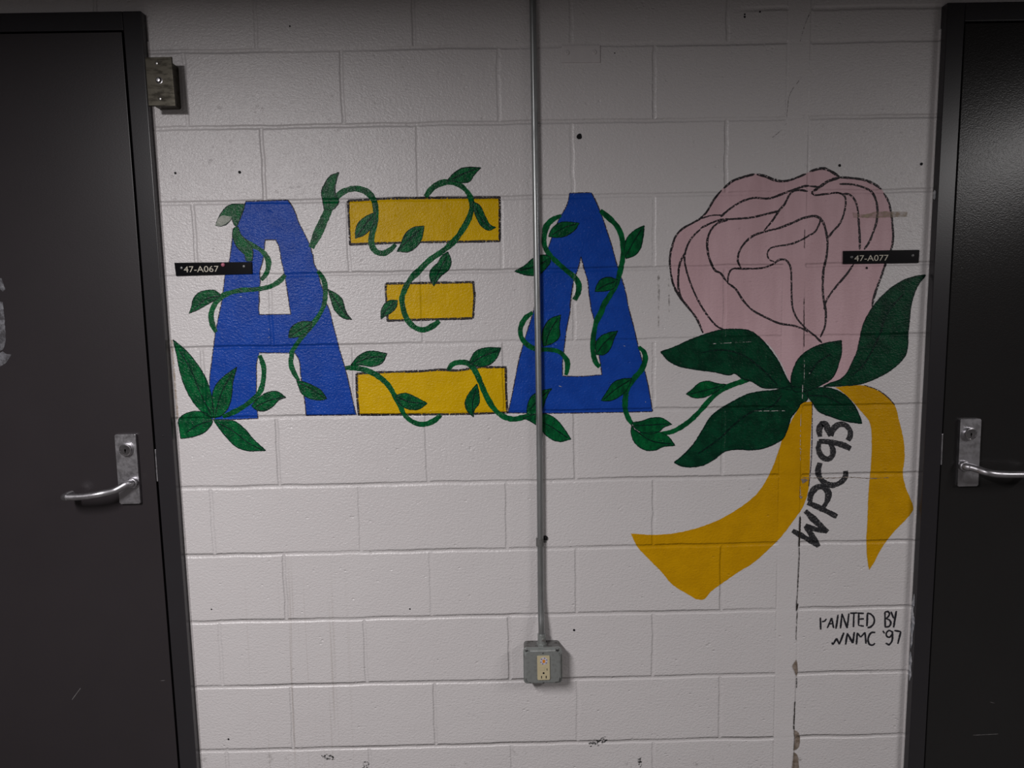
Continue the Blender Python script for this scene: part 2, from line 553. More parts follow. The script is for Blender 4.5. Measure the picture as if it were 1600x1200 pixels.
def text_mesh(txt, x0, z0, x1, height, y):
    """lettering with its lower left corner at x0,z0, fitted to x1 and the cap height"""
    cu = bpy.data.curves.new('lettering', 'FONT')
    cu.body = txt
    cu.extrude = 0.0
    o = bpy.data.objects.new('lettering', cu)
    COL.objects.link(o)
    dg = bpy.context.evaluated_depsgraph_get()
    me = bpy.data.meshes.new_from_object(o.evaluated_get(dg))
    bpy.data.objects.remove(o)
    bpy.data.curves.remove(cu)
    bm = bmesh.new()
    bm.from_mesh(me)
    bpy.data.meshes.remove(me)
    xs = [v.co.x for v in bm.verts]; ys = [v.co.y for v in bm.verts]
    sx = (x1 - x0) / (max(xs) - min(xs)); sy = height / (max(ys) - min(ys))
    mx, my = min(xs), min(ys)
    for v in bm.verts:
        v.co = Vector((x0 + (v.co.x - mx) * sx, y, z0 + (v.co.y - my) * sy))
    for f in bm.faces:
        f.normal_update()
        if f.normal.y > 0: f.normal_flip()
    ext = bmesh.ops.extrude_face_region(bm, geom=list(bm.faces))
    for g in ext['geom']:
        if isinstance(g, bmesh.types.BMVert): g.co.y -= 0.0004
    bmesh.ops.recalc_face_normals(bm, faces=bm.faces)
    return bm

# ------------------------------------------------------------------ traced outlines on the wall, metres
A=[[[-0.4569,1.6937],[-0.3464,1.6956],[-0.3381,1.6843],[-0.3278,1.6629],[-0.3201,1.6379],[-0.3075,1.6101],[-0.2938,1.5773],[-0.2874,1.552],[-0.286,1.552],[-0.2839,1.5267],[-0.2758,1.5089],[-0.2707,1.4809],[-0.2651,1.463],[-0.2589,1.4297],[-0.2497,1.4065],[-0.2475,1.3988],[-0.2413,1.3653],[-0.2326,1.3265],[-0.2284,1.3058],[-0.2116,1.2375],[-0.1914,1.1301],[-0.1891,1.1204],[-0.3249,1.1212],[-0.3282,1.1711],[-0.3347,1.2323],[-0.3366,1.2703],[-0.3469,1.2913],[-0.4427,1.2942],[-0.4518,1.2649],[-0.4541,1.2232],[-0.457,1.1852],[-0.4562,1.1154],[-0.5399,1.114],[-0.5891,1.1158],[-0.5798,1.2295],[-0.5774,1.2446],[-0.5689,1.2899],[-0.558,1.3461],[-0.5457,1.3946],[-0.5289,1.4575],[-0.5313,1.4526],[-0.5219,1.5032],[-0.5081,1.5434],[-0.5008,1.581],[-0.4923,1.6184],[-0.4783,1.6406],[-0.4639,1.6728]],[[-0.4113,1.5932],[-0.3833,1.5927],[-0.3754,1.5737],[-0.3709,1.5384],[-0.3659,1.5105],[-0.3623,1.4825],[-0.358,1.4433],[-0.3556,1.4171],[-0.3529,1.3958],[-0.4371,1.3963],[-0.4382,1.4112],[-0.4351,1.4335],[-0.4346,1.4558],[-0.4299,1.4838],[-0.4298,1.5091],[-0.4207,1.5367],[-0.4153,1.5644]]]
BARS=[[[-0.1877,1.6905],[-0.0799,1.6946],[0.0278,1.6945],[0.132,1.6931],[0.2129,1.6924],[0.2106,1.579],[0.1147,1.5789],[0.0135,1.5797],[-0.0841,1.5789],[-0.187,1.5772]],[[-0.0952,1.4723],[0.021,1.472],[0.1381,1.472],[0.1396,1.4402],[0.1413,1.4449],[0.1346,1.3758],[-0.0056,1.3746],[-0.0945,1.3736],[-0.095,1.4147],[-0.097,1.4531]],[[-0.1834,1.2324],[-0.119,1.235],[-0.0139,1.2357],[0.0408,1.2386],[0.0914,1.236],[0.1423,1.2428],[0.2203,1.2421],[0.2199,1.1832],[0.2218,1.118],[0.1039,1.1164],[-0.0137,1.1176],[-0.1821,1.1202],[-0.1845,1.1755]]]
DELTA=[[[0.3982,1.7004],[0.4555,1.701],[0.4649,1.6837],[0.4774,1.6554],[0.4931,1.6113],[0.5121,1.5512],[0.5215,1.5162],[0.5375,1.4682],[0.547,1.4329],[0.5536,1.3975],[0.5674,1.3458],[0.5777,1.3007],[0.5951,1.2344],[0.6073,1.1817],[0.6189,1.1129],[0.497,1.1129],[0.3501,1.1137],[0.2244,1.1173],[0.2395,1.182],[0.2548,1.2549],[0.2695,1.3066],[0.2841,1.3511],[0.2986,1.3954],[0.319,1.4945],[0.3424,1.5668],[0.3672,1.6292],[0.3916,1.6725]],[[0.4269,1.5337],[0.4347,1.5019],[0.4441,1.4699],[0.447,1.438],[0.4516,1.4059],[0.4519,1.3994],[0.4603,1.365],[0.4617,1.3236],[0.4735,1.268],[0.4808,1.2167],[0.4279,1.2132],[0.374,1.215],[0.3744,1.2526],[0.3801,1.2975],[0.3876,1.3492],[0.3967,1.3936],[0.3968,1.4069],[0.4037,1.4547],[0.4088,1.4801],[0.4153,1.4927]]]
VINES=[["green vine winding round the blue letter A up from a four-leaf cluster",[[[[-0.4867,1.6283],[-0.4848,1.6158],[-0.4708,1.5955],[-0.4463,1.58],[-0.4217,1.5645],[-0.4075,1.5441],[-0.4059,1.5264],[-0.4121,1.5063],[-0.4271,1.4875]],0.0128],[[[-0.3626,1.5003],[-0.3774,1.4854],[-0.4038,1.4706],[-0.4425,1.4637],[-0.481,1.4619],[-0.5146,1.4548],[-0.5391,1.4429],[-0.5551,1.4246],[-0.566,1.3987],[-0.5639,1.3725],[-0.5558,1.3517]],0.0128],[[[-0.4423,1.2874],[-0.4334,1.257],[-0.435,1.2267],[-0.4466,1.1888],[-0.4686,1.1663],[-0.508,1.1403],[-0.5508,1.1219]],0.0137],[[[-0.2758,1.5089],[-0.2662,1.496],[-0.2583,1.473],[-0.258,1.4501],[-0.2633,1.4196],[-0.276,1.3942],[-0.2978,1.3664],[-0.3223,1.3386],[-0.3443,1.3106],[-0.3556,1.2927],[-0.3565,1.2858],[-0.3596,1.2631],[-0.3532,1.2403],[-0.3411,1.2172]],0.0128]],[[[[-0.4593,1.6863],[-0.4807,1.6872],[-0.5011,1.6846],[-0.5197,1.6688],[-0.5308,1.6515],[-0.5396,1.633],[-0.5245,1.6315],[-0.5089,1.6374],[-0.4955,1.6509],[-0.4913,1.6359],[-0.4841,1.6283],[-0.4726,1.653],[-0.464,1.6703]],None],[[[-0.4906,1.6259],[-0.4968,1.606],[-0.4917,1.5858],[-0.4824,1.5706],[-0.468,1.5552],[-0.4626,1.5388],[-0.4486,1.5385],[-0.4448,1.5599],[-0.4465,1.575],[-0.4608,1.5928],[-0.475,1.6106],[-0.4803,1.6282]],None],[[[-0.5368,1.4503],[-0.5491,1.4616],[-0.5713,1.4639],[-0.598,1.4551],[-0.6122,1.4368],[-0.6171,1.4183],[-0.6244,1.4028],[-0.5968,1.4142],[-0.5698,1.4286],[-0.5466,1.4412]],[[-0.5406,1.4485],[-0.5765,1.4399],[-0.6158,1.409]]],[[[-0.2508,1.4598],[-0.2288,1.4483],[-0.2145,1.4332],[-0.2082,1.4069],[-0.2013,1.3919],[-0.1906,1.3786],[-0.2129,1.3827],[-0.2345,1.4037],[-0.2444,1.4337]],[[-0.2455,1.4523],[-0.2262,1.4222],[-0.1979,1.3824]]],[[[-0.2977,1.375],[-0.3258,1.3755],[-0.3488,1.3647],[-0.359,1.3499],[-0.3617,1.333],[-0.3391,1.3345],[-0.3123,1.3452],[-0.3002,1.3619]],[[-0.3017,1.3694],[-0.3307,1.3531],[-0.3578,1.3367]]],[[[-0.3467,1.2173],[-0.3336,1.2151],[-0.3076,1.2051],[-0.2818,1.1893],[-0.2677,1.1661],[-0.2831,1.1626],[-0.3169,1.169],[-0.3352,1.1828],[-0.3418,1.202]],[[-0.3413,1.2115],[-0.3081,1.1937],[-0.2715,1.1662]]],[[[-0.4714,1.151],[-0.4533,1.1698],[-0.4259,1.1865],[-0.3993,1.1878],[-0.3774,1.1721],[-0.3967,1.1649],[-0.4166,1.1461],[-0.44,1.1358],[-0.4624,1.1413]],[[-0.4621,1.147],[-0.4194,1.1653],[-0.3812,1.1722]]],[[[-0.6713,1.3333],[-0.6447,1.3102],[-0.6168,1.2757],[-0.5964,1.2412],[-0.5835,1.2067],[-0.5764,1.1684],[-0.5756,1.1186],[-0.5995,1.1306],[-0.6243,1.1579],[-0.6445,1.1965],[-0.6569,1.2386],[-0.6646,1.2917]],[[-0.6597,1.3105],[-0.6263,1.2456],[-0.6106,1.1958],[-0.5808,1.1264]]],[[[-0.5051,1.2565],[-0.5364,1.2362],[-0.5604,1.2139],[-0.5731,1.1913],[-0.5756,1.1186],[-0.5543,1.1258],[-0.534,1.1484],[-0.5223,1.1865],[-0.5189,1.2131]],[[-0.5171,1.2435],[-0.5507,1.187],[-0.5714,1.1262]]],[[[-0.5799,1.111],[-0.592,1.1304],[-0.618,1.1386],[-0.6486,1.1335],[-0.6706,1.1167],[-0.6704,1.0897],[-0.6683,1.0646],[-0.6415,1.0679],[-0.6105,1.0769],[-0.5905,1.0919]],[[-0.652,1.0816],[-0.6204,1.1002],[-0.5817,1.1129]]],[[[-0.5778,1.1148],[-0.5474,1.1142],[-0.5211,1.1098],[-0.4921,1.0861],[-0.4744,1.0625],[-0.4401,1.0269],[-0.4915,1.028],[-0.5213,1.0403],[-0.5428,1.0639],[-0.5604,1.0875]],[[-0.5705,1.1089],[-0.5265,1.0829],[-0.4828,1.0472],[-0.4495,1.0291]]]]],["green vine arching from the blue A onto the left end of the top yellow bar",[[[[-0.218,1.6945],[-0.235,1.6754],[-0.2525,1.644],[-0.2703,1.6089],[-0.2902,1.5701]],0.0205],[[[-0.2275,1.6823],[-0.2178,1.6998],[-0.1937,1.7169],[-0.1649,1.7217],[-0.1366,1.7124],[-0.1195,1.6911],[-0.1153,1.6593],[-0.1194,1.6275],[-0.1284,1.5993],[-0.1294,1.5744],[-0.1174,1.5563],[-0.0995,1.5524],[-0.0811,1.561],[-0.0662,1.575]],0.0154]],[[[[-0.2087,1.7643],[-0.2312,1.7554],[-0.2479,1.7341],[-0.2566,1.7157],[-0.2545,1.694],[-0.2509,1.6691],[-0.2287,1.6687],[-0.212,1.6902],[-0.2192,1.7058],[-0.2198,1.7275],[-0.2141,1.749]],None],[[[-0.1171,1.6593],[-0.1427,1.6491],[-0.1632,1.6318],[-0.1712,1.6107],[-0.172,1.5929],[-0.1519,1.5997],[-0.1333,1.6135],[-0.1218,1.6311]],[[-0.1228,1.6523],[-0.1473,1.6244],[-0.1682,1.5964]]],[[[0.0112,1.6217],[-0.0178,1.6186],[-0.04,1.6013],[-0.0517,1.5765],[-0.0632,1.5571],[-0.0343,1.5548],[-0.0122,1.5669],[0.0028,1.5863]],[[0.0037,1.6147],[-0.0222,1.5938],[-0.0595,1.5589]]]]],["green vine looping over the top yellow bar and down through the middle yellow bar",[[[[0.0171,1.6975],[0.0358,1.72],[0.0648,1.7336],[0.0935,1.7324],[0.1183,1.7186],[0.1356,1.6937],[0.1386,1.669],[0.1307,1.6408],[0.1118,1.6092],[0.0894,1.5812],[0.0598,1.5567],[0.0229,1.5323],[-0.007,1.5042],[-0.0295,1.483],[-0.0448,1.4581],[-0.0543,1.4313],[-0.0536,1.4178],[-0.0494,1.3947],[-0.0367,1.3675],[-0.0179,1.3517],[0.0013,1.3474],[0.0248,1.3567],[0.0446,1.3698]],0.0145]],[[[[0.0757,1.7386],[0.0942,1.7576],[0.116,1.7694],[0.1375,1.7719],[0.1643,1.7697],[0.1478,1.7532],[0.133,1.7342],[0.1114,1.7321],[0.0936,1.7366]],[[0.0865,1.7402],[0.1192,1.7554],[0.1589,1.7687]]],[[[0.1425,1.683],[0.1603,1.6721],[0.174,1.6436],[0.1862,1.6221],[0.2005,1.6148],[0.184,1.6073],[0.1662,1.6154],[0.1522,1.6369],[0.1438,1.6618]],[[0.1477,1.6724],[0.163,1.6367],[0.1878,1.6132]]],[[[0.0724,1.5529],[0.08,1.5277],[0.0729,1.5063],[0.0506,1.4888],[0.0317,1.4639],[0.0215,1.4857],[0.0257,1.5072],[0.0444,1.5248],[0.0595,1.546]],[[0.0703,1.5422],[0.0512,1.5103],[0.0319,1.4711]]],[[[-0.0664,1.4274],[-0.087,1.4278],[-0.1002,1.4191],[-0.1097,1.4039],[-0.1125,1.3783],[-0.1014,1.3858],[-0.083,1.3957],[-0.0696,1.4109]],[[-0.0704,1.4237],[-0.0929,1.4062],[-0.1105,1.3834]]]]],["green vine drooping across the left half of the bottom yellow bar",[[[[-0.2138,1.2486],[-0.1847,1.248],[-0.1539,1.2396],[-0.1272,1.2254],[-0.1008,1.2014],[-0.0824,1.1695],[-0.0696,1.1456],[-0.0606,1.1217],[-0.0417,1.1015],[-0.0185,1.0911],[0.0051,1.0926],[0.025,1.1021],[0.0411,1.1157]],0.0137]],[[[[-0.1979,1.2561],[-0.1756,1.281],[-0.1479,1.2929],[-0.0997,1.2854],[-0.1142,1.2603],[-0.1418,1.2511],[-0.1688,1.2555]],[[-0.1881,1.2598],[-0.1486,1.2746],[-0.1097,1.2778]]],[[[-0.0804,1.1715],[-0.0548,1.1769],[-0.0278,1.1665],[0.0049,1.1481],[-0.0171,1.1327],[-0.0485,1.1333],[-0.0714,1.1496]],[[-0.0728,1.1654],[-0.0439,1.153],[-0.0049,1.1483]]]]],["green vine from the right half of the bottom yellow bar running down behind the conduit",[[[[0.0641,1.2373],[0.0762,1.2527],[0.0998,1.2581],[0.123,1.2518],[0.14,1.228],[0.1529,1.1964],[0.1677,1.1606],[0.1866,1.1286],[0.2098,1.1083],[0.2371,1.0998],[0.2687,1.1052],[0.2963,1.1125]],0.0145],[[[0.2625,1.1035],[0.287,1.1054],[0.315,1.1066]],0.0154]],[[[[0.1212,1.2577],[0.1394,1.2866],[0.1668,1.2958],[0.2077,1.295],[0.1974,1.2699],[0.1775,1.2507],[0.1462,1.2455]],[[0.1309,1.2575],[0.1625,1.2745],[0.1997,1.2874]]],[[[0.1412,1.1985],[0.1464,1.1689],[0.1458,1.1453],[0.1316,1.1258],[0.1292,1.108],[0.112,1.1262],[0.1079,1.15],[0.1191,1.1734]],[[0.1389,1.1848],[0.1283,1.1496],[0.1282,1.1139]]],[[[0.2749,1.1127],[0.2771,1.1356],[0.2879,1.16],[0.309,1.1736],[0.344,1.1816],[0.3333,1.1661],[0.3225,1.1382],[0.3151,1.1119]],[[0.2839,1.1249],[0.3087,1.1525],[0.337,1.1765]]],[[[0.2643,1.1024],[0.2941,1.1106],[0.3291,1.1117],[0.3534,1.0988],[0.3741,1.0736],[0.3948,1.0413],[0.3631,1.0348],[0.3352,1.0461],[0.311,1.0714],[0.2903,1.0895]],[[0.294,1.1],[0.3391,1.0779],[0.3878,1.0432]]]]],["green vine wrapping the upper left side of the blue triangle, crossing behind the conduit",[[[[0.3753,1.6431],[0.3529,1.6326],[0.3367,1.6172],[0.33,1.5922],[0.3296,1.567],[0.3421,1.5416],[0.3642,1.519],[0.3897,1.4964],[0.4088,1.4801],[0.4199,1.4608],[0.418,1.4385],[0.4082,1.4195]],0.0137]],[[[[0.3411,1.5889],[0.3493,1.6076],[0.3719,1.6244],[0.3974,1.6255],[0.4229,1.622],[0.41,1.6034],[0.3843,1.5881],[0.3586,1.5854]],[[0.3491,1.5919],[0.3813,1.6102],[0.4165,1.6205]]],[[[0.345,1.5225],[0.342,1.5353],[0.3228,1.5403],[0.3003,1.5328],[0.2775,1.5143],[0.2484,1.4983],[0.2835,1.4872],[0.3124,1.4882],[0.3319,1.5038]],[[0.3354,1.5259],[0.3031,1.5106],[0.2548,1.4982]]]]],["green vine crossing the lower left leg of the blue triangle with one upright leaf",[[[[0.295,1.3887],[0.2741,1.3719],[0.2615,1.3447],[0.2646,1.3205],[0.2832,1.2994],[0.3073,1.2886],[0.335,1.288],[0.3661,1.2805],[0.3866,1.2558],[0.3863,1.2315],[0.3827,1.2176]],0.0128]],[[[[0.3707,1.3804],[0.343,1.3706],[0.3254,1.3469],[0.3199,1.3194],[0.323,1.2969],[0.3491,1.3051],[0.3666,1.322],[0.3669,1.3496]],[[0.3637,1.3719],[0.3426,1.3397],[0.3283,1.302]]]]],["green vine bowing out from the upper right side of the blue triangle into its hole",[[[[0.479,1.6538],[0.4997,1.6363],[0.5219,1.614],[0.5346,1.5886],[0.5393,1.5507],[0.5376,1.5222],[0.5311,1.4938],[0.5213,1.4589],[0.5018,1.4274],[0.4855,1.402],[0.4812,1.3886],[0.4672,1.3614],[0.4601,1.3306],[0.4564,1.2995],[0.4579,1.2718],[0.4664,1.2473],[0.475,1.2384]],0.0137]],[[[[0.5955,1.6127],[0.5699,1.6006],[0.5506,1.582],[0.5425,1.5538],[0.5473,1.5268],[0.5698,1.5343],[0.5858,1.553],[0.5923,1.5813]],[[0.5891,1.6034],[0.5666,1.5691],[0.5473,1.5347]]],[[[0.5246,1.4716],[0.4989,1.4785],[0.4795,1.4725],[0.4681,1.4567],[0.4632,1.4409],[0.4922,1.4419],[0.5148,1.4495]],[[0.5181,1.467],[0.4891,1.4563],[0.4681,1.444]]],[[[0.5241,1.3345],[0.4981,1.3298],[0.4773,1.3199],[0.4651,1.3028],[0.4648,1.2717],[0.4874,1.2712],[0.5048,1.2882],[0.5136,1.3123]],[[0.5171,1.3278],[0.4876,1.3024],[0.4683,1.2768]]]]],["green vine trailing from the lower right of the blue triangle across to the pink rose",[[[[0.5812,1.2902],[0.5951,1.2761],[0.5985,1.2552],[0.5881,1.2275],[0.5672,1.2035],[0.5497,1.1758],[0.5444,1.1478],[0.5443,1.1197],[0.553,1.0948],[0.5635,1.0786]],0.0137],[[[0.6406,1.0513],[0.6702,1.0557],[0.6998,1.0701],[0.726,1.0895],[0.7489,1.1122],[0.7717,1.1382],[0.7977,1.1625],[0.827,1.1783],[0.8629,1.1908],[0.8891,1.1985]],0.0137]],[[[[0.5619,1.2053],[0.5358,1.2041],[0.5114,1.1941],[0.4938,1.1699],[0.478,1.1456],[0.5042,1.1451],[0.5322,1.1586],[0.5497,1.1758]],[[0.5567,1.2002],[0.5183,1.1764],[0.4832,1.1473]]],[[[0.5635,1.0839],[0.5881,1.087],[0.6161,1.0953],[0.6442,1.0947],[0.6723,1.0764],[0.6513,1.0698],[0.6372,1.0576],[0.6091,1.0511],[0.5775,1.0624],[0.567,1.0733]],[[0.5705,1.075],[0.6126,1.0759],[0.6653,1.0783]]],[[[0.5617,1.0769],[0.574,1.0589],[0.6021,1.0548],[0.6373,1.0559],[0.6619,1.0429],[0.6803,1.0176],[0.6479,1.0147],[0.6268,1.0062],[0.5986,1.0068],[0.5704,1.027],[0.5599,1.0557]],[[0.567,1.0662],[0.6127,1.0332],[0.6725,1.0213]]],[[[0.7108,1.1592],[0.7287,1.1737],[0.745,1.1882],[0.7679,1.1936],[0.7942,1.1872],[0.8204,1.1834],[0.8009,1.1706],[0.7781,1.1563],[0.7519,1.1479],[0.7256,1.1507]],[[0.8106,1.181],[0.7746,1.1712],[0.7223,1.159]]]]]]
FADED=[[-0.525,1.6569],[-0.4947,1.6554],[-0.4968,1.6497],[-0.5088,1.6387],[-0.5245,1.6315],[-0.5396,1.633],[-0.5323,1.6491]]
BLOOM=[[0.7552,1.3241],[0.7382,1.3623],[0.7094,1.4006],[0.6903,1.4245],[0.6736,1.4577],[0.6653,1.5045],[0.6648,1.5278],[0.6731,1.5647],[0.6801,1.5831],[0.6964,1.6013],[0.7245,1.6169],[0.7479,1.6303],[0.7642,1.6484],[0.7803,1.6756],[0.8034,1.7049],[0.8289,1.7236],[0.8614,1.7349],[0.8894,1.7422],[0.9175,1.7349],[0.9411,1.7254],[0.9669,1.7217],[0.9878,1.7259],[1.0249,1.7412],[1.0527,1.7508],[1.0714,1.7527],[1.0903,1.7456],[1.1141,1.7302],[1.147,1.7264],[1.18,1.7213],[1.2085,1.7094],[1.2278,1.6954],[1.2452,1.6676],[1.2542,1.6376],[1.2604,1.596],[1.2627,1.5728],[1.2591,1.5404],[1.2482,1.5126],[1.2354,1.4708],[1.2224,1.4335],[1.216,1.4101],[1.212,1.3866],[1.2013,1.3489],[1.1838,1.2969],[1.1711,1.2397],[1.1293,1.1876],[1.1055,1.1784],[0.9971,1.1758],[0.9744,1.2292],[0.9252,1.2971],[0.8579,1.3174]]
PETALS=[[[[0.7552,1.3241],[0.7382,1.3623],[0.7094,1.4006],[0.6903,1.4245],[0.6736,1.4577],[0.6653,1.5045],[0.6648,1.5278],[0.6731,1.5647],[0.6801,1.5831],[0.6964,1.6013],[0.7245,1.6169],[0.7479,1.6303],[0.7642,1.6484],[0.7803,1.6756],[0.8011,1.7013]],0.0055],[[[0.8067,1.7058],[0.8289,1.7236],[0.8614,1.7349],[0.8884,1.7413]],0.0065],[[[0.8941,1.7407],[0.9175,1.7349],[0.9411,1.7254],[0.9669,1.7217],[0.9878,1.7259],[1.025,1.7399]],0.0065],[[[1.0342,1.7452],[1.0527,1.7508],[1.0714,1.7527],[1.0903,1.7456],[1.1141,1.7302]],0.0065],[[[1.1141,1.7293],[1.147,1.7264],[1.18,1.7213],[1.2085,1.7094],[1.2277,1.6963]],0.0062],[[[1.2328,1.6862],[1.2452,1.6676],[1.2542,1.6376],[1.2604,1.596],[1.2627,1.5728],[1.2591,1.5404],[1.2482,1.5126],[1.2354,1.4708],[1.2224,1.4335],[1.216,1.4101],[1.212,1.3866]],0.0062],[[[0.7479,1.628],[0.7737,1.6358],[0.8042,1.6362]],0.0034],[[[0.7995,1.6317],[0.8204,1.6497],[0.853,1.6698],[0.8857,1.6797],[0.9279,1.6777],[0.9652,1.6894],[0.9931,1.6994],[1.021,1.7076],[1.035,1.7087]],0.0056],[[[0.7458,1.6027],[0.7739,1.616],[0.7973,1.6235],[0.8301,1.6256],[0.8818,1.6289],[0.9192,1.6365],[0.9567,1.6451]],0.0051],[[[0.8184,1.6231],[0.7927,1.6157],[0.774,1.5976],[0.7649,1.5724],[0.7661,1.5399],[0.7749,1.5118],[0.7869,1.4906],[0.8012,1.4834],[0.8132,1.4668],[0.8204,1.4573]],0.0058],[[[0.7458,1.6004],[0.7225,1.5777],[0.7085,1.5502],[0.704,1.5224],[0.7088,1.4944],[0.7209,1.4568],[0.7378,1.4189],[0.7667,1.3713],[0.7956,1.3399],[0.8124,1.3325]],0.0051],[[[0.7062,1.541],[0.6922,1.5133],[0.6876,1.4808],[0.6878,1.448],[0.6951,1.4197],[0.7094,1.3997]],0.0058],[[[0.9153,1.5928],[0.9383,1.6201],[0.9566,1.6474],[0.9704,1.6632],[0.9817,1.6859],[0.9932,1.6957],[1.0119,1.6977],[1.0307,1.6942]],0.0055],[[[0.8554,1.4964],[0.8471,1.5152],[0.8501,1.5384],[0.8639,1.5613],[0.8872,1.5808],[0.9247,1.5926],[0.9575,1.6004],[0.9902,1.6123],[1.0229,1.6255],[1.0558,1.6286],[1.0702,1.6178],[1.0828,1.5852],[1.0871,1.5481],[1.0845,1.5202],[1.0782,1.4877],[1.0769,1.4456],[1.0803,1.4079],[1.0857,1.3842],[1.0874,1.3558],[1.0846,1.3321],[1.0733,1.3061]],0.0062],[[[1.0676,1.6247],[1.0633,1.6087],[1.0521,1.5881],[1.0335,1.5769],[1.0148,1.567],[0.9867,1.5568],[0.949,1.5515],[0.9326,1.5462],[0.9258,1.5324],[0.9307,1.5183],[0.9451,1.5111]],0.0044],[[[0.8204,1.455],[0.8225,1.4783],[0.8294,1.4922],[0.8697,1.4938],[0.9122,1.4954],[0.9405,1.5042],[0.9592,1.5164],[0.9757,1.5152],[0.9879,1.4987],[0.992,1.4612],[0.9933,1.4236],[0.9974,1.3858],[1.0075,1.362],[1.0296,1.3355],[1.0491,1.3185],[1.0686,1.3039]],0.0051],[[[0.8204,1.4573],[0.842,1.4405],[0.8613,1.4119],[0.8855,1.3856],[0.924,1.3636],[0.9625,1.3463],[1.0008,1.3394],[1.0297,1.3284],[1.0395,1.3211]],0.0051],[[[1.0402,1.6895],[1.0497,1.6847],[1.0778,1.6865],[1.1153,1.6882],[1.1297,1.6788],[1.1325,1.6627],[1.1286,1.6352],[1.1176,1.6077],[1.0993,1.5873],[1.0879,1.5713]],0.0055],[[[1.12,1.6867],[1.1436,1.6831],[1.1582,1.6668],[1.1661,1.6391],[1.1694,1.6068],[1.173,1.5698],[1.1739,1.5396]],0.0058],[[[1.1146,1.7119],[1.1475,1.7105],[1.1759,1.7031],[1.1997,1.6913],[1.2121,1.6705],[1.2176,1.6474],[1.2165,1.6106],[1.208,1.583],[1.1993,1.56],[1.1857,1.5394]],0.0058],[[[1.0402,1.6908],[1.0586,1.7028],[1.0863,1.7206],[1.1142,1.7279]],0.0072],[[[1.0351,1.7078],[1.0539,1.7061],[1.0679,1.7073]],0.0051],[[[1.1585,1.5012],[1.1426,1.4772],[1.1173,1.4472],[1.0943,1.417],[1.0853,1.3984],[1.0819,1.3819]],0.0055],[[[1.0614,1.3064],[1.0687,1.3015],[1.0785,1.2917]],0.006]]
RLEAF=[[[[0.6402,1.2761],[0.6715,1.2859],[0.7182,1.3058],[0.7598,1.3206],[0.8013,1.3314],[0.8403,1.3333],[0.8795,1.3286],[0.9137,1.3046],[0.9404,1.2729],[0.9592,1.2465],[0.9728,1.22],[0.9864,1.1935],[0.9973,1.1775],[0.9976,1.1643],[0.9659,1.1702],[0.9212,1.1724],[0.9027,1.182],[0.8868,1.1915],[0.8631,1.1986],[0.8419,1.2134],[0.8288,1.2097],[0.7869,1.2184],[0.7292,1.2274],[0.6873,1.2374],[0.6612,1.2522]],[[0.7498,1.2714],[0.8019,1.2777],[0.8543,1.2668],[0.9071,1.2318],[0.9605,1.1782]]],[[[1.1311,1.2966],[1.0881,1.2903],[1.0454,1.2744],[1.0171,1.251],[1.001,1.2177],[0.9969,1.1841],[1.0046,1.1622],[1.0384,1.1615],[1.0814,1.1776],[1.1098,1.1963],[1.1256,1.2345],[1.132,1.2631]],[[1.1033,1.2613],[1.0655,1.2357],[1.0424,1.1977]]],[[[1.3535,1.4687],[1.3264,1.4653],[1.2956,1.4556],[1.2626,1.4358],[1.2374,1.4131],[1.2173,1.3903],[1.2,1.3623],[1.1879,1.334],[1.1823,1.303],[1.1743,1.2641],[1.1621,1.2355],[1.1497,1.2096],[1.1318,1.1915],[1.1006,1.1803],[1.085,1.1727],[1.1271,1.1732],[1.1692,1.175],[1.1953,1.1797],[1.2446,1.1998],[1.2832,1.2253],[1.3083,1.2563],[1.3125,1.2849],[1.3116,1.3083],[1.3142,1.342],[1.3166,1.3833],[1.3255,1.4218],[1.3375,1.4472]],[[1.297,1.4197],[1.2644,1.3843],[1.2472,1.3536],[1.2356,1.3124],[1.2186,1.2736],[1.1912,1.2271],[1.1631,1.2014]]],[[[0.6788,0.9703],[0.7101,0.9965],[0.7331,1.0228],[0.7559,1.059],[0.7754,1.0918],[0.795,1.1097],[0.8342,1.1337],[0.8799,1.1559],[0.9159,1.1624],[0.9585,1.1659],[0.9716,1.1705],[1.011,1.1731],[1.0408,1.1626],[1.0414,1.1362],[1.0251,1.1266],[1.0156,1.1102],[0.9996,1.0906],[0.9903,1.0609],[0.9777,1.0311],[0.958,1.0181],[0.9252,1.0054],[0.8888,1.0011],[0.849,1.0036],[0.816,0.9976],[0.7897,0.978],[0.7601,0.9619],[0.7269,0.9568],[0.7004,0.9597]],[[0.7432,0.9924],[0.7991,1.0314],[0.8481,1.0771],[0.8905,1.1061],[0.9462,1.1215],[0.972,1.1508]]],[[[1.0336,1.1592],[1.0816,1.1703],[1.1302,1.1573],[1.1649,1.1275],[1.1827,1.098],[1.1943,1.0685],[1.1519,1.0752],[1.1078,1.0898],[1.0736,1.1051],[1.056,1.1297]],[[1.0483,1.1492],[1.0968,1.1434],[1.136,1.1232]]]]
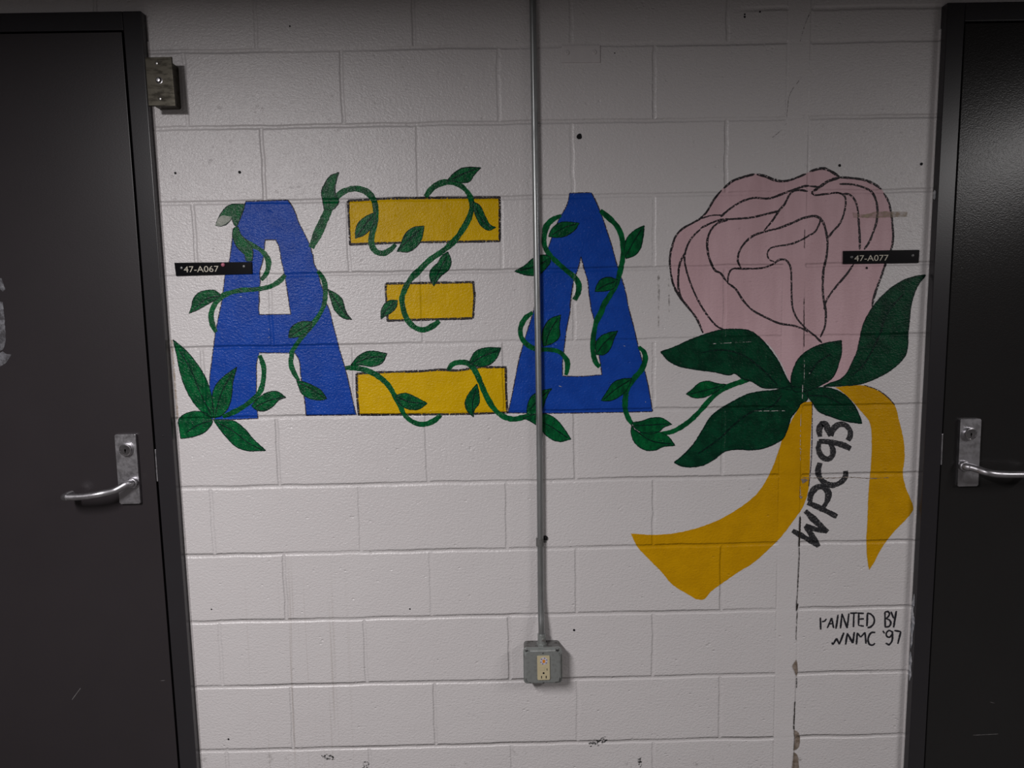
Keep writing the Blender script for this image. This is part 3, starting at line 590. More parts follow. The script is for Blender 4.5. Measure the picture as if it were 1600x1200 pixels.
RIBBON=[[[1.056,1.1321],[1.0271,1.1279],[1.0201,1.1159],[1.0015,1.0822],[0.9783,1.0338],[0.9645,0.9899],[0.9507,0.9507],[0.9319,0.9115],[0.908,0.8772],[0.8742,0.848],[0.8159,0.8118],[0.7698,0.792],[0.727,0.7792],[0.6736,0.7694],[0.6201,0.7668],[0.5586,0.772],[0.5772,0.7331],[0.6094,0.6965],[0.6471,0.6569],[0.6742,0.6229],[0.7175,0.5941],[0.7446,0.5778],[0.7636,0.5773],[0.7823,0.5982],[0.8145,0.6225],[0.8573,0.6522],[0.9,0.679],[0.9424,0.7167],[0.9794,0.7545],[1.0107,0.7977],[1.0366,0.8354],[1.0491,0.8733],[1.0532,0.9274],[1.054,1.0028],[1.0562,1.0881],[1.0569,1.1041]],[[1.1178,1.1696],[1.1587,1.1737],[1.1973,1.1729],[1.2364,1.1576],[1.2662,1.1352],[1.2838,1.1154],[1.2976,1.0713],[1.3117,1.0171],[1.316,0.9678],[1.3128,0.9233],[1.3212,0.8892],[1.3329,0.8618],[1.3451,0.8233],[1.3273,0.7963],[1.3015,0.7695],[1.2757,0.737],[1.2552,0.7043],[1.2401,0.6714],[1.2283,0.6522],[1.2227,0.6773],[1.2178,0.7272],[1.2186,0.8042],[1.2195,0.8914],[1.2231,0.9454],[1.2237,1.01],[1.215,1.073],[1.1948,1.0978],[1.1597,1.1373],[1.13,1.1621]]]
RIBLINE=[[[[1.1973,1.1739],[1.2364,1.1591],[1.2662,1.1367],[1.2838,1.1169]],0.0027],[[[1.0561,1.1273],[1.0579,1.0517],[1.0569,0.9534],[1.0519,0.894]],0.0024]]
WPC=[["W",[[[[1.044,0.8262],[1.0696,0.8001],[1.1081,0.7638]],0.0162],[[[1.1044,0.7664],[1.0756,0.7725],[1.0449,0.7842]],0.0137],[[[1.0467,0.7842],[1.0635,0.7563],[1.084,0.7228]],0.0162],[[[1.0803,0.7273],[1.0457,0.7494],[1.0095,0.7703]],0.0145]]],["P",[[[[1.0505,0.8497],[1.0902,0.8306],[1.133,0.8079]],0.0162],[[[1.0558,0.8532],[1.0606,0.8767],[1.0762,0.8926],[1.094,0.8922],[1.1069,0.8757],[1.1046,0.854],[1.0937,0.8342]],0.0162]]],["C",[[[[1.0816,0.961],[1.0769,0.9377],[1.0845,0.9159],[1.1027,0.9011],[1.1206,0.8971],[1.1417,0.9057],[1.1537,0.9217],[1.1532,0.9368]],0.0154]]],["9",[[[[1.0765,1.0219],[1.1138,1.0176],[1.1423,1.0099],[1.1656,0.9987]],0.0171],[[[1.0783,1.0219],[1.0772,0.9951],[1.0901,0.9752],[1.1061,0.9712],[1.1164,0.9836],[1.1141,1.0051],[1.1067,1.0178]],0.0162]]],["3",[[[[1.0798,1.0336],[1.0774,1.0558],[1.0841,1.0706],[1.0948,1.0679],[1.1004,1.0553],[1.1097,1.0355]],0.0154],[[[1.1097,1.0355],[1.118,1.0567],[1.1336,1.0671],[1.1495,1.0643],[1.1624,1.0487],[1.1628,1.0327],[1.1568,1.0221]],0.0154]]]]
CAPTION=[[[[[1.0941,0.5165],[1.0959,0.4811]],0.0051],[[[1.0987,0.5049],[1.1054,0.5056],[1.1117,0.5125]],0.0051]],[[[[1.1256,0.5149],[1.1201,0.4991],[1.1145,0.4851]],0.0051],[[[1.1265,0.5148],[1.1324,0.4847]],0.0051],[[[1.1189,0.497],[1.1312,0.498]],0.0051]],[[[[1.1441,0.5241],[1.1393,0.4828]],0.0051]],[[[[1.152,0.4834],[1.1551,0.5265]],0.0051],[[[1.1551,0.5265],[1.1707,0.4838]],0.0051],[[[1.1707,0.4838],[1.1746,0.5269]],0.0051]],[[[[1.1783,0.5274],[1.1984,0.5276]],0.0051],[[[1.189,0.5271],[1.1886,0.486]],0.0051]],[[[[1.2026,0.5272],[1.2029,0.491]],0.0051],[[[1.1992,0.5272],[1.2171,0.526]],0.0051],[[[1.2029,0.491],[1.2183,0.4884]],0.0051],[[[1.2032,0.5095],[1.2176,0.5101]],0.0051]],[[[[1.2273,0.5275],[1.2269,0.4878]],0.0051],[[[1.2273,0.527],[1.2377,0.5228],[1.2466,0.5103],[1.2462,0.4962],[1.2372,0.4858],[1.2287,0.4833]],0.0051]],[[[[1.2766,0.529],[1.279,0.4848]],0.0051],[[[1.2766,0.5286],[1.2851,0.5297],[1.2895,0.5234],[1.2864,0.5147],[1.2798,0.5095]],0.0051],[[[1.2798,0.5095],[1.2911,0.504],[1.2948,0.4951],[1.29,0.4863],[1.2773,0.4845]],0.0051]],[[[[1.2936,0.5295],[1.3019,0.5099]],0.0051],[[[1.3089,0.5309],[1.3062,0.5107],[1.3029,0.4825]],0.0051]],[[[[1.1284,0.4423],[1.132,0.436]],0.0051],[[[1.132,0.436],[1.1417,0.4544]],0.0051],[[[1.1417,0.4544],[1.1499,0.4365]],0.0051],[[[1.1499,0.4365],[1.1618,0.4708]],0.0051]],[[[[1.1679,0.4351],[1.172,0.4687]],0.0051],[[[1.172,0.4687],[1.1883,0.4391]],0.0051],[[[1.1883,0.4391],[1.1916,0.4718]],0.0051]],[[[[1.1987,0.435],[1.2001,0.4699]],0.0051],[[[1.2002,0.469],[1.2099,0.4563]],0.0051],[[[1.2099,0.4563],[1.2223,0.4702]],0.0051],[[[1.2223,0.4702],[1.2259,0.4364]],0.0051]],[[[[1.2513,0.4692],[1.2403,0.4689],[1.233,0.4576],[1.2316,0.4452],[1.2371,0.4335],[1.2457,0.4321],[1.2515,0.4376]],0.0051]],[[[[1.2725,0.4735],[1.2779,0.4657]],0.0051]],[[[[1.2991,0.4702],[1.2904,0.4739],[1.283,0.467],[1.2851,0.4564],[1.2929,0.4535],[1.2994,0.4631]],0.0051],[[[1.2999,0.472],[1.2993,0.4418],[1.2919,0.4313],[1.2818,0.4369]],0.0051]],[[[[1.3054,0.4739],[1.3239,0.4696]],0.0051],[[[1.3239,0.4696],[1.3202,0.452],[1.3166,0.4339]],0.0051]]]
DRIPS=[[[[0.6346,1.4847],[0.6346,1.4558],[0.6347,1.4131],[0.6356,1.3857]],0.0055],[[[0.6621,1.4774],[0.6622,1.4468],[0.6633,1.3818]],0.0044],[[[0.6348,1.3789],[0.634,1.3359]],0.0041]]
EDGEDIRT=[[[[-0.6752,1.3333],[-0.6754,1.266],[-0.6748,1.1966],[-0.674,1.1178]],0.0058]]
HAIR=[[[[1.0079,1.9876],[0.9977,1.9736],[0.9854,1.9577],[0.9754,1.9356],[0.9719,1.9032],[0.9702,1.8829]],0.0012],[[[0.9704,1.8707],[0.956,1.8526],[0.9331,1.8337]],0.001],[[[1.0371,2.1665],[1.0172,2.1272],[1.0017,2.0758]],0.0014]]
CRACKS=[[[[1.0293,0.5599],[1.0248,0.5375]],0.0041],[[[1.0281,0.5341],[1.0266,0.4989]],0.0015],[[[1.0262,0.4942],[1.0262,0.4518]],0.0017],[[[1.0305,0.34],[1.0303,0.3089]],0.0017],[[[1.027,0.2705],[1.0253,0.1981]],0.0027],[[[1.0244,0.1981],[1.0266,0.1835]],0.0026],[[[1.03,0.8119],[1.0293,0.7644],[1.0284,0.7222]],0.0038],[[[1.0291,0.7222],[1.0301,0.6964]],0.0017],[[[1.0245,1.5955],[1.0248,1.5446]],0.0012],[[[1.0268,1.4136],[1.0299,1.2807]],0.0014],[[[1.03,0.6982],[1.028,0.6205],[1.0241,0.5478]],0.0015]]
CHIPS=[[[1.0284,0.3948],[1.0178,0.3761],[1.0242,0.3568],[1.0305,0.3414],[1.0328,0.3614]],[[1.0256,0.1845],[1.0387,0.1759],[1.0379,0.1272],[1.027,0.1211],[1.029,0.1542]],[[1.0271,0.1153],[1.0356,0.1092],[1.043,0.0673],[1.0226,0.0649]],[[1.0294,0.9171],[1.0533,0.9148],[1.0343,0.9043]],[[1.0251,0.8694],[1.0359,0.867],[1.0318,0.8592]]]
FLAKES=[[[[1.0253,1.0994],[1.0251,1.0639]],0.0015],[[[1.0252,1.0568],[1.0257,1.0033]],0.0017],[[[1.0222,1.0034],[1.0301,0.999]],0.0041],[[[1.0266,0.9962],[1.0265,0.9675]],0.0014],[[[1.0281,0.8954],[1.0296,0.8628]],0.0021],[[[1.0316,1.2459],[1.0321,1.1834]],0.0015],[[[1.0284,1.1786],[1.0283,1.14]],0.0027],[[[1.0445,1.2072],[1.0483,1.211]],0.0034],[[[0.8898,1.1088],[0.9816,1.1079]],0.0017],[[[0.777,1.2948],[0.8869,1.2984]],0.0014],[[[0.3632,1.1883],[0.3736,1.1856]],0.0017],[[[0.5361,1.2963],[0.5447,1.2927]],0.0017],[[[0.5986,1.1415],[0.5993,1.1379]],0.0027],[[[-0.487,1.4454],[-0.4781,1.4445]],0.0024],[[[-0.418,1.3341],[-0.4123,1.3359]],0.0051],[[[-0.4148,1.3584],[-0.4124,1.3546]],0.0031],[[[-0.5775,1.1186],[-0.5702,1.1146]],0.0051]]
BEDCRACK=[[[[1.0342,0.9202],[1.1076,0.9177],[1.1662,0.9184],[1.225,0.9142],[1.2739,0.9152]],0.0017]]
HOLES=[[[-0.6368,1.7697],0.0031],[[-0.4684,1.7693],0.0039],[[0.4255,1.8461],0.007],[[1.1141,1.7601],0.0038],[[1.3311,1.7601],0.0038],[[0.8564,2.1454],0.0021],[[0.8564,2.1391],0.0026],[[0.8961,2.1512],0.0021],[[0.3982,0.4957],0.0032],[[0.3216,0.7616],0.0058],[[1.1937,1.4905],0.0031],[[-0.5905,0.1948],0.0027],[[-0.6151,0.58],0.0021],[[-0.0616,0.5681],0.0022],[[-0.3185,2.1336],0.0021],[[0.5192,2.0544],0.0015]]
STAIN=[[1.1505,1.6375],[1.1828,1.6317],[1.2105,1.6375],[1.264,1.6387],[1.2983,1.636],[1.2988,1.6234],[1.2431,1.6223],[1.196,1.6221],[1.1552,1.6238]]
SCUFFS=[[[0.4353,0.1594],[0.4555,0.1705],[0.4868,0.1756],[0.4922,0.1638],[0.4646,0.1489],[0.4407,0.1456]],[[-0.3328,0.1399],[-0.3052,0.1431],[-0.2858,0.127],[-0.3151,0.1258]],[[-0.2092,0.1212],[-0.1912,0.1129],[-0.1973,0.0975],[-0.2138,0.0979]],[[0.5841,0.1206],[0.5914,0.0969],[0.5841,0.0775],[0.5767,0.0973]]]
TAPE=[[[-1.1062,1.505],[-1.098,1.5032],[-1.0906,1.4748],[-1.0979,1.4682],[-1.1082,1.4834]],[[-1.1117,1.4451],[-1.1003,1.4416],[-1.0995,1.3946],[-1.1098,1.3188],[-1.124,1.3106]],[[-1.1245,1.3055],[-1.1121,1.312],[-1.1043,1.3051],[-1.0909,1.3031],[-1.1046,1.283],[-1.1171,1.2747],[-1.1276,1.2715]]]
SMEAR=[[[1.3377,0.5681],[1.347,0.5587],[1.3481,0.4844],[1.347,0.4189],[1.3397,0.4229],[1.338,0.5125]],[[1.3407,0.3966],[1.3482,0.3888],[1.3474,0.3152],[1.3409,0.2964],[1.3383,0.3627]],[[1.3471,1.6831],[1.3591,1.6796],[1.3551,1.6534],[1.3481,1.6584]]]
SCRATCH=[[[-1.0089,0.3363],[-0.9812,0.3713]],[[-0.7599,0.3865],[-0.7456,0.388]],[[1.5716,0.2675],[1.5864,0.2633]],[[1.5271,0.1689],[1.6002,0.171]]]
S1SCREW=[[-0.6353,1.5231],[-0.4699,1.5243]]
S2SCREW=[[1.1512,1.5194],[1.3153,1.5209]]
PIN=[[-0.524,1.5293]]
BLANKSCREW=[[0.3952,2.057],[0.4658,2.0572]]
BOXSC=[[-0.6418,2.029],[-0.6389,1.9427],[-0.6387,1.9874]]
CONDUIT=[[0.3079,2.1838],[0.3079,1.7031],[0.3078,1.402],[0.3089,1.0381],[0.3057,0.7514],[0.3027,0.4746]]
STRAP=[[0.3051,0.7568]]
OUTSC=[[0.2624,0.465],[0.3481,0.4686],[0.2647,0.3772],[0.3492,0.3808],[0.3068,0.4586],[0.3074,0.3737]]
RECSTK=[[0.3092,0.4385]]
RECSLOT=[[0.3071,0.4028],[0.3011,0.3909],[0.3137,0.391],[0.3171,0.4126],[0.3031,0.4195]]
LCYL=[[-0.7984,1.0439]]
LPIV=[[-0.7882,0.9528]]
LLEV=[[-0.777,0.9578],[-0.8123,0.9437],[-0.8499,0.9356],[-0.8925,0.9305],[-0.9295,0.93]]
RCYL=[[1.4695,1.0407]]
RPIV=[[1.4588,0.9516]]
RLEV=[[1.4418,0.9618],[1.462,0.9536],[1.4908,0.9436],[1.5223,0.9392],[1.5848,0.9373]]
FSCREW=[[-0.7048,1.0762]]
# ------------------------------------------------------------------ the corridor
CEIL = 2.225
LX = -0.6792          # right edge of the left door frame
RX = 1.3555           # left edge of the right door frame
LTOP, RTOP = 2.167, 2.157
def struct(name, bm, mat, label):
    return solo(name, bm, mat, label, name.split('_')[0], (0, 0, 0), None, 'structure')

bm = bmesh.new()
box(bm, -3.2, -1.73, 0, 0.15, 0, CEIL)
box(bm, LX - 0.014, RX + 0.014, 0, 0.15, 0, CEIL)
box(bm, 2.41, 5.0, 0, 0.15, 0, CEIL)
box(bm, -1.73, LX - 0.014, 0, 0.15, LTOP, CEIL)
box(bm, RX + 0.014, 2.41, 0, 0.15, RTOP, CEIL)
wall = struct('wall_front', bm, WALL, 'white painted concrete block wall with painted mural between two dark doors')
struct('floor', box(bmesh.new(), -3.2, 5.0, -3.6, 0.15, -0.05, 0.0), FLOORM, 'grey corridor floor')
struct('ceiling', box(bmesh.new(), -3.2, 5.0, -3.6, 0.15, CEIL, CEIL + 0.05), CEILM, 'pale corridor ceiling')
struct('wall_rear', box(bmesh.new(), -3.2, 5.0, -3.7, -3.6, 0, CEIL), PLAST, 'plain corridor wall opposite the mural')
struct('wall_left', box(bmesh.new(), -3.3, -3.2, -3.7, 0.15, 0, CEIL), PLAST, 'plain end wall of the corridor on the left')
struct('wall_right', box(bmesh.new(), 5.0, 5.1, -3.7, 0.15, 0, CEIL), PLAST, 'plain end wall of the corridor on the right')

# marks of the wall itself
for (x, z), r in HOLES:
    obj('anchor_hole', disc(bmesh.new(), x, z, r, -0.0022 if 0.9 < x < 1.3 and z < 1.7 else -0.0006, -0.0018 if 0.9 < x < 1.3 and z < 1.7 else 0.004, 16, 0.25), HOLEM, wall, 'small black hole in the white wall')
for c in CRACKS:
    obj('crack', stroke([c], 0.0016, 0.2, 0.0012), CRACKM, wall, 'thin dark crack down the caulked vertical joint')
for c in HAIR:
    obj('crack', stroke([c], 0.0006, 0.2, 0.0010), HAIRM, wall, 'faint hairline crack in the upper wall')
for c in DRIPS:
    obj('drip_stain', stroke([c], 0.0006, 0.1, 0.0010), DRIPM, wall, 'faint grey drip left of the rose')
for c in EDGEDIRT:
    obj('edge_dirt', stroke([c], 0.0006, 0.3, 0.0015), TAN, wall, 'tan dirt strip along the left frame')
for c in BEDCRACK:
    obj('crack', stroke([c], 0.0010, 0.2, 0.0025), CHIPM, wall, 'ragged crack along a horizontal joint')
for c in CHIPS:
    obj('paint_chip', film([c], 0.0017, 0.0014), CHIPM, wall, 'brown patch where paint has flaked off')
for c in FLAKES:
    obj('paint_chip', stroke([c], 0.0018, 0.3, 0.0012), FLAKEM, wall, 'pale flake where mural paint has chipped')
obj('glue_stain', film([STAIN], 0.0010, 0.002), TAN, wall, 'tan tape stain across the rose')
for c in SCUFFS:
    obj('scuff_mark', film([c], 0.0006, 0.002), SCUFFM, wall, 'black scuff low on the wall')

# ------------------------------------------------------------------ doors
FY, DY = -0.025, -0.0235     # face of frame, face of leaf
def lean(bm, mirror):
    # the openings widen a few millimetres towards the head
    for v in bm.verts:
        v.co.x += (0.0112 if mirror else -0.0060) * (v.co.z - 1.0)
def door(n, label, x_out, x_in, x_gap, x_far, top, gap_top, plate, cyl, piv, lev, strike, mirror, screw, mid):
    """x_out: frame edge at the block wall, x_in: inner edge of the frame face, x_gap: edge of the leaf, x_far: other side"""
    s = -1 if not mirror else 1          # leaf lies on this side of the frame
    root = thing('door_%d' % n, label, 'door', ((x_gap + x_far) / 2, 0, 0), None, 'structure')
    bm = bmesh.new()
    lo, hi = sorted((x_out, x_in))
    ztop_in = gap_top + 0.004
    def bx(a, b, *r, **k):
        a, b = sorted((a, b)); box(bm, a, b, *r, **k)
    bx(x_out, x_in, FY, 0.12, 0, top, bev=0.0022)
    bx(x_far + s * 0.005, x_far + s * 0.06, FY, 0.12, 0, top, bev=0.0022)
    bx(x_in, x_far + s * 0.005, FY, 0.12, ztop_in, top, bev=0.0022)
    # stops behind the leaf
    bx(x_in, x_in + s * 0.016, 0.024, 0.12, 0, ztop_in)
    bx(x_far + s * 0.005, x_far - s * 0.011, 0.024, 0.12, 0, ztop_in)
    bx(x_in, x_far, 0.024, 0.12, ztop_in - 0.016, ztop_in)
    lean(bm, mirror)
    fr = obj('frame', bm, FRAMEM, root, 'charcoal painted steel door frame', True)
    bm = bmesh.new()
    bx(x_gap, x_far, DY, 0.021, 0.006, gap_top, bev=0.0014)
    lean(bm, mirror)
    leaf = obj('door_leaf', bm, DOORB if mirror else DOORM, root, 'flush charcoal painted door leaf', True)
    # escutcheon with lock cylinder and lever
    xs = [p[0] for p in plate]; zs = [p[1] for p in plate]
    x0, x1 = (plate[0][0] + plate[3][0]) / 2, (plate[1][0] + plate[2][0]) / 2
    z1, z0 = (plate[0][1] + plate[1][1]) / 2, (plate[2][1] + plate[3][1]) / 2
    bm = prism(bmesh.new(), rrect(x0, x1, z0, z1, 0.003), DY, DY - 0.010, 0.0022)
    esc = obj('handle_plate', bm, STEEL, leaf, 'tall satin steel handle plate', True)
    py = DY - 0.010
    cx, cz = cyl
    bm = lathe_y(bmesh.new(), cx, cz, [(0.0170, py), (0.0170, py - 0.008), (0.0158, py - 0.0105), (0.0138, py - 0.0110), (0.0134, py - 0.0100), (0, py - 0.0100)])
    obj('lock_cylinder', bm, CHROME, leaf, 'round chrome lock cylinder', True)
    bm = bmesh.new()
    box(bm, cx - 0.0012, cx + 0.0012, py - 0.0100, py - 0.0090, cz - 0.0075, cz + 0.003)
    lathe_y(bm, cx, cz - 0.0005, [(0.0026, py - 0.009), (0.0026, py - 0.0100), (0, py - 0.0100)], 12)
    obj('keyhole', bm, HOLEM, leaf)
    hx, hz = piv
    bm = lathe_y(bmesh.new(), hx, hz, [(0.0150, py), (0.0150, py - 0.007), (0.0130, py - 0.010), (0.0110, py - 0.011), (0, py - 0.010)])
    obj('lever_collar', bm, STEEL, leaf, None, True)
    path = [(hx, py - 0.002, hz), (hx, py - 0.012, hz), (hx + s * 0.009, py - 0.022, hz - 0.0005)] + [mid] + [(a, -0.084 if i == 0 else -0.088, b) for i, (a, b) in enumerate(lev[2:])]
    if len(lev) > 4:
        a, b = lev[-1]
        path += [(a + s * 0.012, -0.080, b - 0.001), (a + s * 0.014, -0.062, b - 0.001), (a + s * 0.012, -0.048, b - 0.001)]
    pts = catmull3(path, 8)
    rr = [0.0108 if i < 14 else 0.0098 - 0.0008 * min(1, (i - 14) / 30) for i in range(len(pts))]
    obj('lever_handle', tube(bmesh.new(), pts, rr, 20), STEEL, leaf, 'curved satin steel door lever', True)
    (sx, sa), (sx2, sb) = strike
    sx = x_in - s * 0.0015
    bm = bmesh.new()
    a, b = sorted((sx, sx + s * 0.0035))
    box(bm, a, b, FY - 0.0022, FY + 0.02, min(sa, sb), max(sa, sb), 0.0006)
    obj('strike_plate', bm, STEEL, fr, 'thin steel strike lip at the frame edge')
    if screw:
        obj('screw', lathe_y(bmesh.new(), screw[0], screw[1], [(0.0026, FY + 0.001), (0.0026, FY - 0.0005), (0.0015, FY - 0.0012), (0, FY - 0.0012)], 14), FRAMEM, fr, 'painted over screw in the frame face')
    bm = bmesh.new()
    xo = lambda z: x_out + (0.0112 if mirror else -0.0060) * (z - 1.0)
    tube(bm, [Vector((xo(z) - s * 0.0005, 0.0, z)) for z in [i * 0.1 for i in range(int(top * 10) + 1)]], [0.0042 + 0.0012 * noise.noise(Vector((n, i * 0.7, 0))) for i in range(int(top * 10) + 1)], 12)
    obj('caulk_bead', bm, WALL, fr, 'white painted caulk bead along the frame')
    return root, leaf, fr

d1, leaf1, fr1 = door(1, 'charcoal steel door with lever handle at left edge of the mural wall', LX, -0.7265, -0.7325, -1.665, LTOP, 2.117,
    [(-0.8316, 1.0837), (-0.7762, 1.0853), (-0.7701, 0.894), (-0.8267, 0.8952)], LCYL[0], LPIV[0], LLEV + [(LLEV[-1][0] - 0.004, LLEV[-1][1])], [(-0.72, 1.0407), (-0.72, 0.9529)], False, FSCREW[0], (-0.8200, -0.066, 0.9405))
RL = RLEV + [(1.630, 0.9366)]
d2, leaf2, fr2 = door(2, 'charcoal steel door with lever handle at right edge beside the rose', RX, 1.4018, 1.4055, 2.34, RTOP, 2.106,
    [(1.446, 1.0801), (1.5039, 1.0795), (1.4997, 0.8939), (1.4441, 0.8951)], RCYL[0], RPIV[0], RL, [(1.4018, 1.0392), (1.4019, 0.9543)], True, None, (1.4765, -0.066, 0.9484))
for c in TAPE:
    bm = film([c], 0.0, 0.0012)
    bmesh.ops.translate(bm, verts=bm.verts, vec=(0, DY - 0.0005, 0))
    obj('tape_residue', bm, TAPEM, leaf1, 'pale scrap of old tape on the left door')
for za, zb, s0 in ((0.330, 0.415, 1.0), (0.425, 0.585, 4.0), (1.665, 1.690, 7.0)):
    # ragged wall paint slopped over the return of the right frame
    bm = bmesh.new()
    prev = None
    n = max(6, int((zb - za) / 0.004))
    for i in range(n + 1):
        z = za + (zb - za) * i / n
        e = min(1.0, 5.0 * min(i, n - i) / n)
        w = e * (0.011 + 0.008 * noise.noise(Vector((s0, z * 38, 0))) + 0.005 * noise.noise(Vector((s0, z * 150, 3))))
        y0 = -0.012 + 0.006 * noise.noise(Vector((s0 + 9, z * 25, 1)))
        x = RX + 0.0112 * (z - 1.0) - 0.0008
        cur = (bm.verts.new((x, min(-0.002, y0 + w * 0.5 + 0.001), z)), bm.verts.new((x, max(-0.0225, y0 - w * 0.5 - 0.001), z)))
        if prev: bm.faces.new((prev[0], prev[1], cur[1], cur[0]))
        prev = cur
    obj('paint_smear', bm, SMEARM, fr2, 'whitish paint slopped along the frame edge')
for i, c in enumerate(SCRATCH):
    bm = stroke([[c, 0.0011]], 0.0, 0.2)
    bmesh.ops.translate(bm, verts=bm.verts, vec=(0, DY - 0.0005, 0))
    obj('scratch', bm, SCRATCHM, leaf1 if c[0][0] < 0 else leaf2)

# ------------------------------------------------------------------ the mural
GL = 'blue and yellow painted letters'
def closed_line(loops, w, lift):
    return stroke([[l, w] for l in loops], lift, 1.0, 0.0009, True, 0.003, 33.0)
def letter(label, loops, w):
    t = thing('painted_letter', label, 'painted letter', base(loops[0]), GL)
    f = obj('letter_fill', film(loops, 0.0005, 0.0007, 33.0), BLUE, t)
    obj('outline', closed_line(loops, w, 0.0007), THIN, f, 'thin dark outline of the letter')
letter('large blue painted letter A with green vine, beside the left door', A, 0.0026)
t = thing('painted_letter', 'letter of three stacked yellow painted bars outlined in black', 'painted letter', base(BARS[2]), GL)
for b in BARS:
    f = obj('yellow_bar', film([b], 0.0005, 0.0008, 33.0), YELLOW, t)
    obj('outline', closed_line([b], 0.0062, 0.0007), LINE, f, 'black painted outline')
letter('blue painted triangle letter behind the conduit, left of the rose', DELTA, 0.0026)

lift = 0.0009
GV = 'green vines painted over the letters'
for label, stems, leaves in VINES:
    lift = 0.0009
    allp = [p for s in stems for p in s[0]]
    t = thing('painted_vine', label, 'painted vine', base(allp), GV)
    for s in stems:
        lift += 0.00002
        obj('vine_stem', stroke([s], lift, 0.7, 0.0009), GREEN, t)
    for i, (o_, v_) in enumerate(leaves):
        f = obj('leaf', film([o_], lift + 0.00002 * (i + 1), 0.0009), GREEN, t)
        obj('leaf_edge', stroke([[o_, 0.0022]], lift + 0.00016 + 0.00002 * i, 1.0, 0.0012, True), VEIN, f, 'darker green leaf edge')
        if v_:
            obj('leaf_vein', stroke([[v_, 0.0030]], lift + 0.00022 + 0.00002 * i, 0.3, 0.0009), VEIN, f, 'dark green leaf vein')
        if label.startswith('green vine winding') and i == 0:
            obj('washed_patch', film([FADED], lift + 0.0005, 0.0015), FADE, f, 'washed out pale half of the leaf')

t = thing('painted_rose', 'large pink painted rose with dark green leaves and trailing gold ribbons', 'painted rose', base(RIBBON[0]))
bloom = obj('bloom', film([BLOOM], 0.0005, 0.0009), PINK, t, 'pale pink rose bloom')
for i, s in enumerate(PETALS):
    obj('petal_line', stroke([s], 0.0007 + 0.00001 * i, 0.5, 0.0009), LINE, bloom, 'black petal line')
for i, r in enumerate(RIBBON):
    rb = obj('ribbon', film([r], 0.00055, 0.0009), GOLD, t, ['gold ribbon tail sweeping down to the left', 'gold ribbon tail curling down by the right door'][i])
    obj('ribbon_edge', stroke([RIBLINE[1 - i]], 0.0007, 0.4, 0.0006), THIN, rb)
for i, (o_, v_) in enumerate(RLEAF):
    f = obj('leaf', film([o_], 0.00095 + 0.00003 * i, 0.0010), DGREEN, t, 'large dark green rose leaf')
    obj('leaf_edge', stroke([[o_, 0.0030]], 0.00115 + 0.00003 * i, 1.0, 0.0012, True), VEIN, f, 'darker green leaf edge')
    obj('leaf_vein', stroke([[v_, 0.0048]], 0.00130 + 0.00003 * i, 0.3, 0.0014), VEIN, f, 'dark green leaf vein')

allp = [p for _, ss in WPC for s in ss for p in s[0]]
t = thing('painted_lettering', 'black hand-painted WPC 93 running upward beside the gold ribbon', 'lettering', base(allp))
for ch, ss in WPC:
    obj('character', stroke(ss, 0.0008, 0.85, 0.0010, False, 0.002), MARK, t, 'black painted character ' + ch)
allp = [p for ss in CAPTION for s in ss for p in s[0]]
t = thing('painted_lettering', "small black hand-lettered PAINTED BY WNMC '97 low on the right", 'lettering', base(allp))
for ss, ch in zip(CAPTION, "PAINTEDBYWNMC'97"):
    obj('character', stroke(ss, 0.0007, 0.8, 0.0006, False, 0.002), CAPM, t, 'black pen character ' + ch)

# ------------------------------------------------------------------ room number signs
def screw_head(parent, x, z, yb, r, h, mat, label=None):
    bm = lathe_y(bmesh.new(), x, z, [(r, yb), (r, yb - h * 0.5), (r * 0.72, yb - h), (r * 0.3, yb - h), (r * 0.28, yb - h * 0.55), (0, yb - h * 0.55)], 16)
    return obj('screw', bm, mat, parent, label, True)

def sign(label, q, txt, tx, screws, smat):
    t = thing('room_sign', label, 'sign', base(q), 'black room number signs')
    obj('plate', prism(bmesh.new(), q, 0.0, -0.0040, 0.0006), BLACKP, t)
    obj('number', text_mesh(txt, tx[0][0], tx[0][1], tx[1][0], tx[2][1] - tx[0][1], -0.0040), DIGIT, t, 'cream lettering ' + txt)
    for x, z in screws:
        screw_head(t, x, z, -0.0040, 0.0038, 0.0014, smat)
    return t
sign('black room number plate 47-A067 on wall beside the left door', [(-0.6535, 1.5372), (-0.4482, 1.5358), (-0.4490, 1.5045), (-0.6512, 1.5025)],
     '47-A067', [(-0.6292, 1.5114), (-0.5369, 1.5), (0, 1.5272)], S1SCREW, DULL)
sign('black room number plate 47-A077 over right edge of the pink rose', [(1.1282, 1.5363), (1.3334, 1.5357), (1.3324, 1.5012), (1.1288, 1.5018)],
     '47-A077', [(1.1585, 1.5085), (1.2501, 1.5), (0, 1.5240)], S2SCREW, DULL)
x, z = PIN[0]
solo('push_pin', lathe_y(bmesh.new(), x, z, [(0.0050, -0.0040), (0.0054, -0.0055), (0.0046, -0.0080), (0.0025, -0.0092), (0, -0.0094)], 20), PINP,
     'small round pink push pin on top edge of the left room sign', 'pin', (x, 0, z), None, None, True)

# ------------------------------------------------------------------ painted-over blank plate high on the wall
bl = [(0.3815, 2.0744), (0.4812, 2.0737), (0.4811, 2.0308), (0.3815, 2.0318)]
t = thing('blank_plate', 'small white painted-over metal plate high on wall right of the conduit', 'plate', base(bl))
obj('plate', prism(bmesh.new(), bl, 0.0, -0.0035, 0.0008), mat_plain('wall_white_over_metal', (0.70, 0.665, 0.668), 0.45), t)
for x, z in BLANKSCREW:
    screw_head(t, x, z - 0.001, -0.0035, 0.0060, 0.003, bpy.data.materials['wall_white_over_metal'])

